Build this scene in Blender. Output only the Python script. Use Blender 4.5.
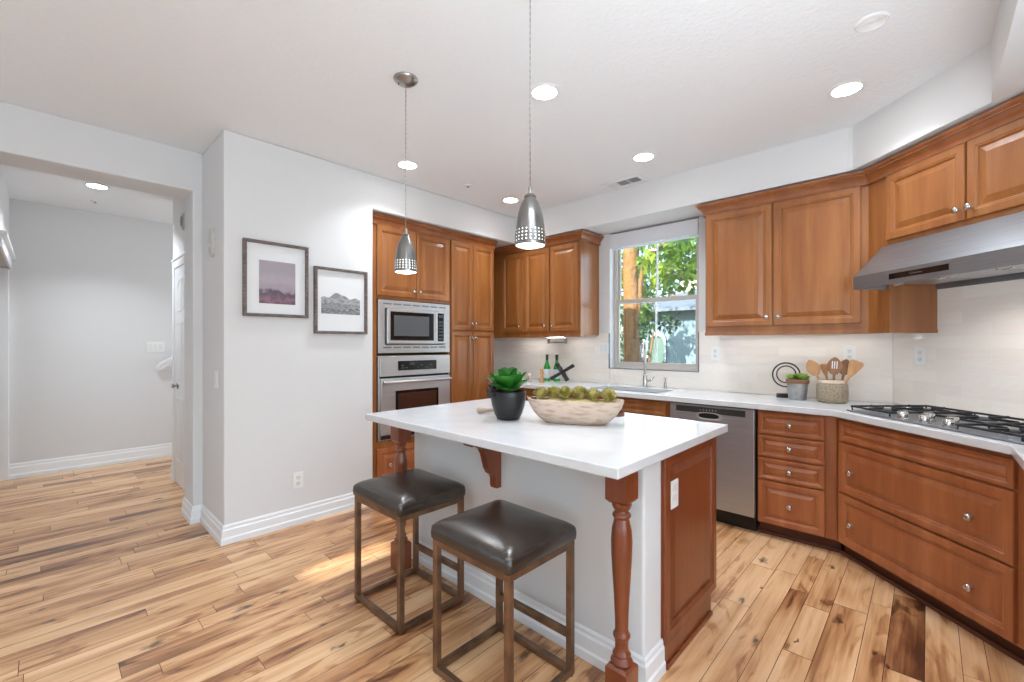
import bpy, bmesh, math, random
from math import sin, cos, pi, radians, sqrt
from mathutils import Vector, Matrix
from mathutils.geometry import tessellate_polygon

S = bpy.context.scene
for o in list(bpy.data.objects):
    bpy.data.objects.remove(o)
C = S.collection

# ------------------------------------------------------------------ camera
cam_d = bpy.data.cameras.new('camera')
cam = bpy.data.objects.new('camera', cam_d)
C.objects.link(cam)
YAW = math.atan2(416, 441)
cam.location = (0, 0, 1.32)
cam.rotation_euler = (pi / 2, 0, YAW)
cam_d.sensor_width = 36
cam_d.lens = 36 * 441 / 1024
cam_d.shift_y = 3 / 1024
cam_d.clip_start = 0.05
S.camera = cam

# ------------------------------------------------------------------ world, sun, daylight, fill lamps, exposure
S.view_settings.view_transform = 'Standard'
S.view_settings.look = 'None'
S.view_settings.gamma = 1
S.view_settings.use_curve_mapping = False
S.view_settings.exposure = 0.0

W = bpy.data.worlds.new('sky')
S.world = W
W.use_nodes = True
wn = W.node_tree
sky = wn.nodes.new('ShaderNodeTexSky')
sky.sky_type = 'NISHITA'
sky.sun_disc = False
sky.sun_elevation = radians(40)
sky.sun_rotation = radians(180)
sky.air_density = 1.0
sky.dust_density = 1.5
wn.links.new(sky.outputs[0], wn.nodes['Background'].inputs[0])
wn.nodes['Background'].inputs[1].default_value = 0.45

SUN_AZ_X, SUN_AZ_Y, SUN_EL = -0.02, 1.0, radians(25)
sd = bpy.data.lights.new('sun', 'SUN')
sd.energy = 10.5
sd.angle = radians(0.9)
sd.color = (1.0, 0.95, 0.87)
sun = bpy.data.objects.new('sun', sd)
C.objects.link(sun)
sun.location = (0, -8, 6)
sdir = Vector((SUN_AZ_X * cos(SUN_EL), SUN_AZ_Y * cos(SUN_EL), -sin(SUN_EL)))
sun.rotation_euler = sdir.to_track_quat('-Z', 'Y').to_euler()


def area(name, loc, direction, sx, sy, power, col=(1, 1, 1), spread=180):
    d = bpy.data.lights.new(name, 'AREA')
    d.shape = 'RECTANGLE'
    d.size = sx
    d.size_y = sy
    d.energy = power
    d.color = col
    d.spread = radians(spread)
    o = bpy.data.objects.new(name, d)
    C.objects.link(o)
    o.location = loc
    o.rotation_euler = Vector(direction).to_track_quat('-Z', 'Y').to_euler()
    return o


DAY = (0.74, 0.88, 1.0)
# daylight at the side and sink windows, plus added unseen fill lamps
area('daylight_side_windows', (2.93, -0.45, 1.30), (-1, 0.15, 0.75), 2.8, 2.1, 84, DAY)
area('rear_fill_lamp', (0.9, -2.93, 1.25), (-0.2, 1, 0.8), 3.0, 2.0, 34, DAY)  # added fill lamp before the solid rear wall, no opening behind it
area('ceiling_fill_lamp', (0.62, 0.42, 1.40), (0.0, 0.30, 1), 1.0, 1.0, 60, (0.80, 0.91, 1.0))  # added unseen lamp aimed at the ceiling for even, neutral fill
area('daylight_kitchen_window', (-1.92, 4.24, 1.75), (0, -1, 0), 0.85, 1.25, 8, DAY)
area('front_room_fill_lamp', (-3.3, -2.93, 1.25), (0.1, 1, 0.9), 1.1, 2.0, 18, DAY)  # added fill lamp, the rear wall is closed here too
area('hall_fill_lamp', (-5.5, 2.4, 1.6), (-0.1, -1, 0.1), 1.4, 1.8, 16, (0.90, 0.95, 1.0))  # added unseen lamp to brighten the hall, only a closed wall behind


# ------------------------------------------------------------------ materials
def nt(m):
    return m.node_tree.nodes, m.node_tree.links


def srgb(r, g, b):
    def f(c):
        c /= 255
        return c / 12.92 if c <= 0.04045 else ((c + 0.055) / 1.055) ** 2.4
    return (f(r), f(g), f(b), 1)


def mat(name, col, rough=0.5, metal=0.0, spec=None, coat=0.0, bump=None, var=None, trans=0.0, alpha=None,
        emit=None, aniso=0.0):
    m = bpy.data.materials.new(name)
    m.use_nodes = True
    n, l = nt(m)
    b = n['Principled BSDF']
    b.inputs['Base Color'].default_value = col
    b.inputs['Roughness'].default_value = rough
    b.inputs['Metallic'].default_value = metal
    if spec is not None:
        b.inputs['Specular IOR Level'].default_value = spec
    if coat:
        b.inputs['Coat Weight'].default_value = coat
        b.inputs['Coat Roughness'].default_value = 0.12
    if trans:
        b.inputs['Transmission Weight'].default_value = trans
    if aniso:
        b.inputs['Anisotropic'].default_value = aniso
    if emit:
        b.inputs['Emission Color'].default_value = emit[0]
        b.inputs['Emission Strength'].default_value = emit[1]
    tc = None
    if bump or var:
        tc = n.new('ShaderNodeTexCoord')
    if bump:      # (scale, strength, distance)
        t = n.new('ShaderNodeTexNoise')
        t.inputs['Scale'].default_value = bump[0]
        t.inputs['Detail'].default_value = 4
        bp = n.new('ShaderNodeBump')
        bp.inputs['Strength'].default_value = bump[1]
        bp.inputs['Distance'].default_value = bump[2]
        l.new(tc.outputs['Object'], t.inputs['Vector'])
        l.new(t.outputs['Fac'], bp.inputs['Height'])
        l.new(bp.outputs['Normal'], b.inputs['Normal'])
    if var:       # (second colour, scale, (sx,sy,sz), lo, hi)
        mp = n.new('ShaderNodeMapping')
        mp.inputs['Scale'].default_value = var[2]
        t = n.new('ShaderNodeTexNoise')
        t.inputs['Scale'].default_value = var[1]
        t.inputs['Detail'].default_value = 6
        t.inputs['Roughness'].default_value = 0.45
        r = n.new('ShaderNodeValToRGB')
        r.color_ramp.elements[0].position = var[3]
        r.color_ramp.elements[1].position = var[4]
        r.color_ramp.elements[0].color = col
        r.color_ramp.elements[1].color = var[0]
        l.new(tc.outputs['Object'], mp.inputs['Vector'])
        l.new(mp.outputs[0], t.inputs['Vector'])
        l.new(t.outputs['Fac'], r.inputs[0])
        l.new(r.outputs[0], b.inputs['Base Color'])
    return m


def wood_mat(name, a, b_, c, rough=0.33, scale=1.0, gdir=(9, 9, 0.9)):
    """stained cabinet wood: broad figure plus fine grain running up the door"""
    m = bpy.data.materials.new(name)
    m.use_nodes = True
    n, l = nt(m)
    bs = n['Principled BSDF']
    bs.inputs['Roughness'].default_value = rough
    bs.inputs['Coat Weight'].default_value = 0.35
    bs.inputs['Coat Roughness'].default_value = 0.22
    tc = n.new('ShaderNodeTexCoord')
    mp = n.new('ShaderNodeMapping')
    mp.inputs['Scale'].default_value = gdir
    l.new(tc.outputs['Object'], mp.inputs['Vector'])
    n1 = n.new('ShaderNodeTexNoise')
    n1.inputs['Scale'].default_value = 1.1 * scale
    n1.inputs['Detail'].default_value = 5
    n1.inputs['Distortion'].default_value = 0.7
    l.new(mp.outputs[0], n1.inputs['Vector'])
    mp2 = n.new('ShaderNodeMapping')
    mp2.inputs['Scale'].default_value = (gdir[0] * 9, gdir[1] * 9, gdir[2] * 5)
    l.new(tc.outputs['Object'], mp2.inputs['Vector'])
    n2 = n.new('ShaderNodeTexNoise')
    n2.inputs['Scale'].default_value = 1.6
    n2.inputs['Detail'].default_value = 3
    l.new(mp2.outputs[0], n2.inputs['Vector'])
    r = n.new('ShaderNodeValToRGB')
    r.color_ramp.elements[0].position = 0.22
    r.color_ramp.elements[0].color = a
    r.color_ramp.elements[1].position = 0.80
    r.color_ramp.elements[1].color = c
    e = r.color_ramp.elements.new(0.52)
    e.color = b_
    mx = n.new('ShaderNodeMath')
    mx.operation = 'MULTIPLY_ADD'
    mx.inputs[1].default_value = 0.28
    ad = n.new('ShaderNodeMath')
    ad.operation = 'SUBTRACT'
    ad.inputs[1].default_value = 0.14
    l.new(n2.outputs['Fac'], mx.inputs[0])
    l.new(n1.outputs['Fac'], mx.inputs[2])
    l.new(mx.outputs[0], ad.inputs[0])
    l.new(ad.outputs[0], r.inputs[0])
    l.new(r.outputs[0], bs.inputs['Base Color'])
    return m


M = {}
M['wall'] = mat('wall_paint', srgb(222, 222, 222), 0.75, bump=(55, 0.12, 0.004))
M['ceil'] = mat('ceiling_texture', srgb(238, 240, 242), 0.85, bump=(52, 0.38, 0.010))
M['trimw'] = mat('white_trim_paint', srgb(236, 237, 238), 0.35)
M['doorw'] = mat('white_door_paint', srgb(232, 233, 234), 0.4)
M['wood'] = wood_mat('maple_stain', srgb(133, 77, 34), srgb(153, 94, 45), srgb(170, 112, 60))
M['woodlow'] = wood_mat('cherry_stain', srgb(140, 76, 41), srgb(163, 95, 54), srgb(180, 112, 68))
M['woodcrown'] = wood_mat('crown_shaded_wood', srgb(126, 69, 33), srgb(146, 85, 43), srgb(162, 101, 55))  # cabinet wood made darker: shading on the moulding put into its colour
M['woodisl'] = wood_mat('island_stain', srgb(106, 49, 24), srgb(126, 62, 32), srgb(142, 76, 42))
M['toe'] = mat('toe_kick_wood', srgb(92, 50, 30), 0.6)
M['quartz'] = mat('white_quartz', srgb(216, 217, 219), 0.12, spec=0.5, var=(srgb(212, 213, 215), 9, (1, 1, 1), 0.45, 0.62))
M['steel'] = mat('brushed_steel', srgb(190, 193, 197), 0.38, 1.0, var=(srgb(176, 179, 183), 3, (1, 1, 60), 0.3, 0.7))
M['steelh'] = mat('brushed_steel_across', srgb(150, 153, 157), 0.34, 1.0, var=(srgb(140, 143, 147), 3, (1, 1, 60), 0.3, 0.7))
M['chrome'] = mat('polished_nickel', srgb(205, 203, 200), 0.16, 1.0)
M['nickel'] = mat('satin_nickel', srgb(168, 165, 162), 0.28, 1.0)
M['steelb'] = mat('bright_brushed_steel', srgb(208, 208, 208), 0.32, 0.7, var=(srgb(192, 192, 193), 3, (1, 1, 60), 0.3, 0.7))
M['pendmetal'] = mat('brushed_pendant_metal', srgb(140, 138, 136), 0.25, 1.0)
for k_ in ('steel', 'steelh'):
    M[k_].node_tree.nodes['Principled BSDF'].inputs['Metallic'].default_value = 0.82
M['blackg'] = mat('black_glass', srgb(16, 16, 18), 0.06, spec=0.6)
M['blackp'] = mat('black_plastic', srgb(26, 26, 28), 0.4)
M['iron'] = mat('cast_iron', srgb(38, 38, 40), 0.5, 0.2)
M['blackpot'] = mat('black_ceramic', srgb(22, 22, 23), 0.35, bump=(60, 0.2, 0.002))
M['darkmetal'] = mat('dark_metal', srgb(54, 50, 50), 0.45, 0.6, bump=(40, 0.2, 0.002))
M['leather'] = mat('distressed_leather', srgb(38, 32, 28), 0.27, spec=0.8, bump=(120, 0.10, 0.002),
                   var=(srgb(62, 52, 45), 5, (1, 1, 1), 0.35, 0.7))
M['bronze'] = mat('bronze_metal', srgb(146, 116, 92), 0.38, 0.8, var=(srgb(104, 84, 70), 12, (1, 1, 1), 0.35, 0.7))
M['plate'] = mat('white_plastic', srgb(238, 238, 236), 0.3)
M['greyslot'] = mat('grey_slot', srgb(120, 120, 120), 0.5)
M['dark'] = mat('dark_cavity', srgb(22, 22, 22), 0.8)
M['lamp'] = mat('lamp_lens', (1, 1, 1, 1), 0.5, emit=((1, 0.98, 0.95, 1), 6.0))
M['bulb'] = mat('frosted_bulb', (1, 1, 1, 1), 0.5, emit=((1, 0.97, 0.92, 1), 2.2))
M['framew'] = mat('grey_brown_frame', srgb(122, 108, 102), 0.5, var=(srgb(86, 75, 72), 6, (3, 3, 12), 0.35, 0.65))
M['matboard'] = mat('white_mat_board', srgb(228, 229, 230), 0.7)
M['vinyl'] = mat('window_vinyl', srgb(196, 188, 180), 0.4)
M['shade'] = mat('roller_shade_fabric', srgb(226, 227, 232), 0.7)
M['greytrim'] = mat('grey_metal_edge', srgb(112, 114, 120), 0.35, 0.6)
M['galv'] = mat('galvanised_metal', srgb(178, 178, 176), 0.45, 0.55, var=(srgb(140, 140, 140), 16, (1, 1, 1), 0.35, 0.65))
M['rust'] = mat('rusty_rim', srgb(146, 108, 84), 0.7, 0.2, bump=(90, 0.4, 0.003))
M['utensil'] = mat('bamboo', srgb(204, 156, 108), 0.5, var=(srgb(180, 130, 84), 8, (4, 4, 1), 0.35, 0.7))
M['utensild'] = mat('acacia_wood', srgb(158, 112, 78), 0.5, var=(srgb(134, 92, 62), 8, (4, 4, 1), 0.35, 0.7))
M['glassgreen'] = mat('green_bottle_glass', srgb(34, 160, 52), 0.08, spec=0.7, coat=0.5)
M['label'] = mat('bottle_label', srgb(214, 220, 226), 0.5)
M['labely'] = mat('yellow_emblem', srgb(226, 206, 60), 0.5)
M['capd'] = mat('bottle_foil', srgb(36, 62, 44), 0.4, 0.3)
M['trough'] = mat('whitewashed_wood', srgb(202, 180, 162), 0.75, bump=(28, 0.6, 0.006), var=(srgb(168, 138, 116), 7, (2, 2, 8), 0.47, 0.74))
M['drift'] = mat('driftwood', srgb(178, 158, 142), 0.75, bump=(50, 0.4, 0.003))
M['brown'] = mat('brown_wood_handle', srgb(112, 74, 60), 0.55)
M['leafdk'] = mat('deep_green_leaf', srgb(26, 92, 30), 0.3, spec=0.6, var=(srgb(70, 140, 48), 14, (1, 1, 1), 0.4, 0.68))
M['leaflt'] = mat('yellow_green_leaf', srgb(176, 200, 84), 0.4, var=(srgb(116, 158, 66), 20, (1, 1, 1), 0.4, 0.65))
M['olive'] = mat('olive_petals', srgb(142, 132, 56), 0.45, var=(srgb(212, 196, 128), 22, (1, 1, 1), 0.4, 0.66))
M['purple'] = mat('dark_purple_sprig', srgb(58, 38, 44), 0.6)
M['moss'] = mat('dried_moss', srgb(196, 180, 128), 0.9, bump=(120, 0.8, 0.006), var=(srgb(146, 132, 74), 30, (1, 1, 1), 0.4, 0.6))
M['bark'] = mat('tree_bark', srgb(160, 116, 66), 0.85, bump=(14, 0.9, 0.03), var=(srgb(138, 102, 62), 5, (3, 3, 1), 0.4, 0.65))
M['treeleaf'] = mat('tree_leaves', srgb(104, 148, 36), 0.45, var=(srgb(172, 196, 56), 1.4, (1, 1, 1), 0.4, 0.62))
M['treeleafdk'] = mat('shrub_leaves', srgb(56, 90, 54), 0.5, var=(srgb(108, 146, 82), 1.5, (1, 1, 1), 0.4, 0.62))
M['stucco'] = mat('pale_blue_stucco', srgb(128, 154, 164), 0.85, bump=(30, 0.4, 0.01))
M['stuccoc'] = mat('cream_stucco', srgb(226, 214, 190), 0.85, bump=(30, 0.4, 0.01))
M['archtrim'] = mat('blue_white_trim', srgb(176, 200, 216), 0.6)
M['roof'] = mat('grey_roof', srgb(120, 132, 142), 0.8, bump=(10, 0.6, 0.02))
M['grass'] = mat('lawn', srgb(96, 122, 62), 0.9, bump=(30, 0.6, 0.03))
for k in ('treeleaf', 'treeleafdk'):
    n, l = nt(M[k])
    bs = n['Principled BSDF']
    tr = n.new('ShaderNodeBsdfTranslucent')
    mxs = n.new('ShaderNodeMixShader')
    mxs.inputs[0].default_value = 0.45
    src = bs.inputs['Base Color'].links[0].from_socket
    l.new(src, tr.inputs['Color'])
    l.new(bs.outputs[0], mxs.inputs[1])
    l.new(tr.outputs[0], mxs.inputs[2])
    l.new(mxs.outputs[0], n['Material Output'].inputs[0])


def glass_mat():
    m = bpy.data.materials.new('window_glass')
    m.use_nodes = True
    n, l = nt(m)
    n.remove(n['Principled BSDF'])
    t = n.new('ShaderNodeBsdfTransparent')
    t.inputs[0].default_value = (0.96, 0.98, 0.98, 1)
    g = n.new('ShaderNodeBsdfGlossy')
    g.inputs['Roughness'].default_value = 0.02
    mx = n.new('ShaderNodeMixShader')
    mx.inputs[0].default_value = 0.07
    l.new(t.outputs[0], mx.inputs[1])
    l.new(g.outputs[0], mx.inputs[2])
    l.new(mx.outputs[0], n['Material Output'].inputs[0])
    return m


M['glass'] = glass_mat()


def tile_mat():
    m = bpy.data.materials.new('glazed_subway_tile')
    m.use_nodes = True
    n, l = nt(m)
    b = n['Principled BSDF']
    b.inputs['Roughness'].default_value = 0.07
    tc = n.new('ShaderNodeTexCoord')
    sp = n.new('ShaderNodeSeparateXYZ')
    cb = n.new('ShaderNodeCombineXYZ')
    l.new(tc.outputs['Object'], sp.inputs[0])
    l.new(sp.outputs['X'], cb.inputs['X'])
    l.new(sp.outputs['Z'], cb.inputs['Y'])
    br = n.new('ShaderNodeTexBrick')
    br.inputs['Color1'].default_value = srgb(246, 239, 230)
    br.inputs['Color2'].default_value = srgb(239, 230, 220)
    br.inputs['Mortar'].default_value = srgb(240, 238, 235)
    br.inputs['Scale'].default_value = 1
    br.inputs['Mortar Size'].default_value = 0.0018
    br.inputs['Mortar Smooth'].default_value = 0.3
    br.inputs['Brick Width'].default_value = 0.305
    br.inputs['Row Height'].default_value = 0.072
    l.new(cb.outputs[0], br.inputs['Vector'])
    l.new(br.outputs['Color'], b.inputs['Base Color'])
    no = n.new('ShaderNodeTexNoise')
    no.inputs['Scale'].default_value = 16
    no.inputs['Detail'].default_value = 1.5
    mp = n.new('ShaderNodeMapping')
    mp.inputs['Scale'].default_value = (1, 1, 2.2)
    l.new(tc.outputs['Object'], mp.inputs[0])
    l.new(mp.outputs[0], no.inputs['Vector'])
    bp = n.new('ShaderNodeBump')
    bp.inputs['Strength'].default_value = 0.55
    bp.inputs['Distance'].default_value = 0.006
    mu = n.new('ShaderNodeMath')
    mu.operation = 'MULTIPLY_ADD'
    mu.inputs[1].default_value = -0.5
    l.new(br.outputs['Fac'], mu.inputs[0])
    l.new(no.outputs['Fac'], mu.inputs[2])
    l.new(mu.outputs[0], bp.inputs['Height'])
    l.new(bp.outputs[0], b.inputs['Normal'])
    return m


M['tile'] = tile_mat()


def floor_mat():
    m = bpy.data.materials.new('hickory_planks')
    m.use_nodes = True
    n, l = nt(m)
    b = n['Principled BSDF']
    b.inputs['Roughness'].default_value = 0.3
    b.inputs['Coat Weight'].default_value = 0.25
    b.inputs['Coat Roughness'].default_value = 0.2
    at = n.new('ShaderNodeAttribute')
    at.attribute_name = 'plank'          # r tone, g offset, b figure
    sp = n.new('ShaderNodeSeparateColor')
    l.new(at.outputs['Color'], sp.inputs[0])
    tc = n.new('ShaderNodeTexCoord')
    off = n.new('ShaderNodeCombineXYZ')
    mo = n.new('ShaderNodeMath')
    mo.operation = 'MULTIPLY'
    mo.inputs[1].default_value = 37.0
    l.new(sp.outputs[1], mo.inputs[0])
    l.new(mo.outputs[0], off.inputs['X'])
    l.new(mo.outputs[0], off.inputs['Z'])
    add = n.new('ShaderNodeVectorMath')
    add.operation = 'ADD'
    l.new(tc.outputs['Object'], add.inputs[0])
    l.new(off.outputs[0], add.inputs[1])

    def noise(sc, scale, detail=4, dist=0.0):
        mp = n.new('ShaderNodeMapping')
        mp.inputs['Scale'].default_value = sc
        l.new(add.outputs[0], mp.inputs[0])
        t = n.new('ShaderNodeTexNoise')
        t.inputs['Scale'].default_value = scale
        t.inputs['Detail'].default_value = detail
        t.inputs['Distortion'].default_value = dist
        l.new(mp.outputs[0], t.inputs['Vector'])
        return t.outputs['Fac']

    def math(op, a, b_, c=None):
        x = n.new('ShaderNodeMath')
        x.operation = op
        for i, v in enumerate((a, b_, c)):
            if v is None:
                continue
            if isinstance(v, (int, float)):
                x.inputs[i].default_value = v
            else:
                l.new(v, x.inputs[i])
        return x.outputs[0]
    big = noise((6, 0.9, 6), 1.0, 4, 1.2)       # heart / sap bands
    fine = noise((90, 2.5, 90), 1.0, 4, 0.3)    # pores
    # cathedral figure
    mpw = n.new('ShaderNodeMapping')
    mpw.inputs['Scale'].default_value = (11, 0.9, 1)
    l.new(add.outputs[0], mpw.inputs[0])
    wv = n.new('ShaderNodeTexWave')
    wv.wave_type = 'RINGS'
    wv.inputs['Scale'].default_value = 1.1
    wv.inputs['Distortion'].default_value = 7.0
    wv.inputs['Detail'].default_value = 2
    wv.inputs['Detail Scale'].default_value = 0.8
    l.new(mpw.outputs[0], wv.inputs['Vector'])
    streak = noise((34, 1.1, 34), 1.0, 5, 0.5)
    v = math('MULTIPLY_ADD', big, 1.5, -0.75)
    v = math('ADD', v, sp.outputs[0])
    v = math('MULTIPLY_ADD', fine, 0.34, v)
    v = math('MULTIPLY_ADD', streak, 0.6, v)
    v = math('SUBTRACT', v, 0.47)
    v = math('MULTIPLY_ADD', wv.outputs['Fac'], 0.16, v)
    blot = noise((7, 1.6, 7), 1.3, 3, 2.0)
    bm_ = n.new('ShaderNodeMapRange')
    bm_.inputs[1].default_value = 0.56
    bm_.inputs[2].default_value = 0.66
    bm_.inputs[3].default_value = 0.0
    bm_.inputs[4].default_value = -0.26
    l.new(blot, bm_.inputs[0])
    v = math('ADD', v, bm_.outputs[0])
    r = n.new('ShaderNodeValToRGB')
    cr = r.color_ramp
    cr.elements[0].position = 0.0
    cr.elements[0].color = srgb(78, 44, 30)
    cr.elements[1].position = 1.0
    cr.elements[1].color = srgb(230, 190, 148)
    for p, c in ((0.14, (116, 70, 42)), (0.30, (150, 101, 65)), (0.46, (184, 132, 88)), (0.64, (208, 160, 114)), (0.82, (222, 178, 133))):
        e = cr.elements.new(p)
        e.color = srgb(*c)
    l.new(v, r.inputs[0])
    # knots
    mpv = n.new('ShaderNodeMapping')
    mpv.inputs['Scale'].default_value = (6.2, 2.6, 1)
    l.new(add.outputs[0], mpv.inputs[0])
    ds = n.new('ShaderNodeTexNoise')
    ds.inputs['Scale'].default_value = 7
    l.new(mpv.outputs[0], ds.inputs['Vector'])
    av = n.new('ShaderNodeVectorMath')
    av.operation = 'MULTIPLY_ADD'
    av.inputs[1].default_value = (0.30, 0.30, 0)
    l.new(ds.outputs['Color'], av.inputs[0])
    l.new(mpv.outputs[0], av.inputs[2])
    vo = n.new('ShaderNodeTexVoronoi')
    vo.inputs['Scale'].default_value = 1.0
    vo.voronoi_dimensions = '2D'
    l.new(av.outputs[0], vo.inputs['Vector'])
    spc = n.new('ShaderNodeSeparateColor')
    l.new(vo.outputs['Color'], spc.inputs[0])
    gate = math('GREATER_THAN', spc.outputs[0], 0.66)
    kr = math('MULTIPLY_ADD', spc.outputs[1], 0.12, 0.045)
    k = n.new('ShaderNodeMapRange')
    k.inputs[1].default_value = 0.03
    k.inputs[2].default_value = 0.13
    k.inputs[3].default_value = 1.0
    k.inputs[4].default_value = 0.0
    l.new(vo.outputs['Distance'], k.inputs[0])
    l.new(kr, k.inputs[2])
    kf = math('MULTIPLY', k.outputs[0], gate)
    kf = math('MULTIPLY', kf, 0.85)
    mix = n.new('ShaderNodeMix')
    mix.data_type = 'RGBA'
    l.new(kf, mix.inputs[0])
    l.new(r.outputs[0], mix.inputs[6])
    mix.inputs[7].default_value = srgb(50, 28, 20)
    l.new(mix.outputs[2], b.inputs['Base Color'])
    bp = n.new('ShaderNodeBump')
    bp.inputs['Strength'].default_value = 0.12
    bp.inputs['Distance'].default_value = 0.003
    l.new(math('ADD', big, fine), bp.inputs['Height'])
    l.new(bp.outputs[0], b.inputs['Normal'])
    rr = n.new('ShaderNodeMapRange')
    rr.inputs[3].default_value = 0.24
    rr.inputs[4].default_value = 0.45
    l.new(big, rr.inputs[0])
    l.new(rr.outputs[0], b.inputs['Roughness'])
    return m


M['floor'] = floor_mat()


# ------------------------------------------------------------------ mesh helpers
class MB:
    def __init__(s):
        s.v = []
        s.f = []

    def add(s, vs, fs, mx=None):
        o = len(s.v)
        for p in vs:
            p = Vector(p)
            s.v.append(mx @ p if mx else p)
        s.f += [tuple(o + i for i in f) for f in fs]
        return s

    def box(s, x0, x1, y0, y1, z0, z1, mx=None):
        vs = [(x, y, z) for z in (z0, z1) for y in (y0, y1) for x in (x0, x1)]
        fs = [(0, 2, 3, 1), (4, 5, 7, 6), (0, 1, 5, 4), (2, 6, 7, 3), (0, 4, 6, 2), (1, 3, 7, 5)]
        return s.add(vs, fs, mx)

    def prism(s, poly, z0, z1, holes=(), mx=None):
        rings = [list(poly)] + [list(h) for h in holes]
        flat = [p for r in rings for p in r]
        tris = tessellate_polygon([[Vector((p[0], p[1], 0)) for p in r] for r in rings])
        n = len(flat)
        vs = [(p[0], p[1], z0) for p in flat] + [(p[0], p[1], z1) for p in flat]
        fs = []
        for t in tris:
            fs.append((t[0], t[1], t[2]))
            fs.append((t[2] + n, t[1] + n, t[0] + n))
        o = 0
        for r in rings:
            k = len(r)
            for i in range(k):
                j = (i + 1) % k
                fs.append((o + i, o + j, o + j + n, o + i + n))
            o += k
        return s.add(vs, fs, mx)

    def rings(s, rs, cap0=True, cap1=True, mx=None, closed=True):
        """loft a list of rings of equal vertex count"""
        n = len(rs[0])
        vs = [p for r in rs for p in r]
        fs = []
        for i in range(len(rs) - 1):
            for j in range(n if closed else n - 1):
                k = (j + 1) % n
                fs.append((i * n + j, i * n + k, (i + 1) * n + k, (i + 1) * n + j))
        if cap0:
            fs.append(tuple(reversed(range(n))))
        if cap1:
            fs.append(tuple(range((len(rs) - 1) * n, len(rs) * n)))
        return s.add(vs, fs, mx)

    def lathe(s, prof, seg=24, mx=None, cap0=True, cap1=True):
        rs = [[(r * cos(2 * pi * j / seg), r * sin(2 * pi * j / seg), z) for j in range(seg)] for r, z in prof]
        return s.rings(rs, cap0, cap1, mx)

    def tube(s, pts, r, seg=8, closed=False, mx=None):
        pts = [Vector(p) for p in pts]
        n = len(pts)
        rs = []
        prev = None
        for i, p in enumerate(pts):
            if closed:
                t = pts[(i + 1) % n] - pts[i - 1]
            else:
                t = pts[min(i + 1, n - 1)] - pts[max(i - 1, 0)]
            t.normalize()
            if prev is None:
                a = Vector((0, 0, 1)) if abs(t.z) < 0.9 else Vector((1, 0, 0))
                u = t.cross(a).normalized()
            else:
                u = (prev - t * prev.dot(t)).normalized()
            prev = u
            w = t.cross(u)
            rad = r[i] if isinstance(r, (list, tuple)) else r
            rs.append([p + (u * cos(2 * pi * j / seg) + w * sin(2 * pi * j / seg)) * rad for j in range(seg)])
        if closed:
            rs.append(rs[0])
            return s.rings(rs, False, False, mx)
        return s.rings(rs, True, True, mx)

    def sphere(s, c, rx, ry=None, rz=None, seg=14, rg=9, mx=None):
        ry = ry or rx
        rz = rz or rx
        prof = []
        rs = []
        for i in range(rg + 1):
            a = -pi / 2 + pi * i / rg
            q = max(cos(a), 0.02)
            rs.append([(c[0] + rx * q * cos(2 * pi * j / seg), c[1] + ry * q * sin(2 * pi * j / seg), c[2] + rz * sin(a)) for j in range(seg)])
        return s.rings(rs, True, True, mx)

    def build(s, name, m, parent=None, smooth=None, bevel=None, bseg=2):
        me = bpy.data.meshes.new(name)
        me.from_pydata([tuple(p) for p in s.v], [], s.f)
        bm = bmesh.new()
        bm.from_mesh(me)
        bmesh.ops.recalc_face_normals(bm, faces=bm.faces)
        bm.to_mesh(me)
        bm.free()
        me.materials.append(M[m] if isinstance(m, str) else m)
        o = bpy.data.objects.new(name, me)
        C.objects.link(o)
        if parent is not None:
            o.parent = parent
        if smooth is not None:
            me.shade_smooth()
            me.set_sharp_from_angle(angle=radians(smooth))
        if bevel:
            b = o.modifiers.new('bevel', 'BEVEL')
            b.width = bevel
            b.segments = bseg
            b.limit_method = 'ANGLE'
            b.angle_limit = radians(40)
            b.harden_normals = False
        return o


def tag(o, label, cat, group=None):
    o['label'] = label
    o['category'] = cat
    if group:
        o['group'] = group
    return o


def thing(name, label, cat, loc=(0, 0, 0), rz=0, group=None):
    o = bpy.data.objects.new(name, None)
    o.empty_display_size = 0.1
    C.objects.link(o)
    o.location = loc
    o.rotation_euler = (0, 0, rz)
    return tag(o, label, cat, group)


def struct(o, label=None, cat=None):
    o['kind'] = 'structure'
    if label:
        o['label'] = label
    if cat:
        o['category'] = cat
    return o


def copy_tree(o, parent=None):
    c = o.copy()
    C.objects.link(c)
    if parent is not None:
        c.parent = parent
    for ch in list(o.children):
        copy_tree(ch, c)
    return c


def T(x, y, z):
    return Matrix.Translation((x, y, z))


def RX(a):
    return Matrix.Rotation(a, 4, 'X')


def RY(a):
    return Matrix.Rotation(a, 4, 'Y')


def RZ(a):
    return Matrix.Rotation(a, 4, 'Z')


# key planes (metres)
CEIL = 2.74
XL = -4.08           # real left wall behind the ovens
XP = -3.375          # picture wall plane
YW = 4.0             # window wall
W0 = Vector((-0.17, 4.0))     # corner where the diagonal wall starts
XR = 0.89
SOF = 2.447
D2 = 1 / sqrt(2)

# ------------------------------------------------------------------ setting: floor
random.seed(7)


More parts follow.
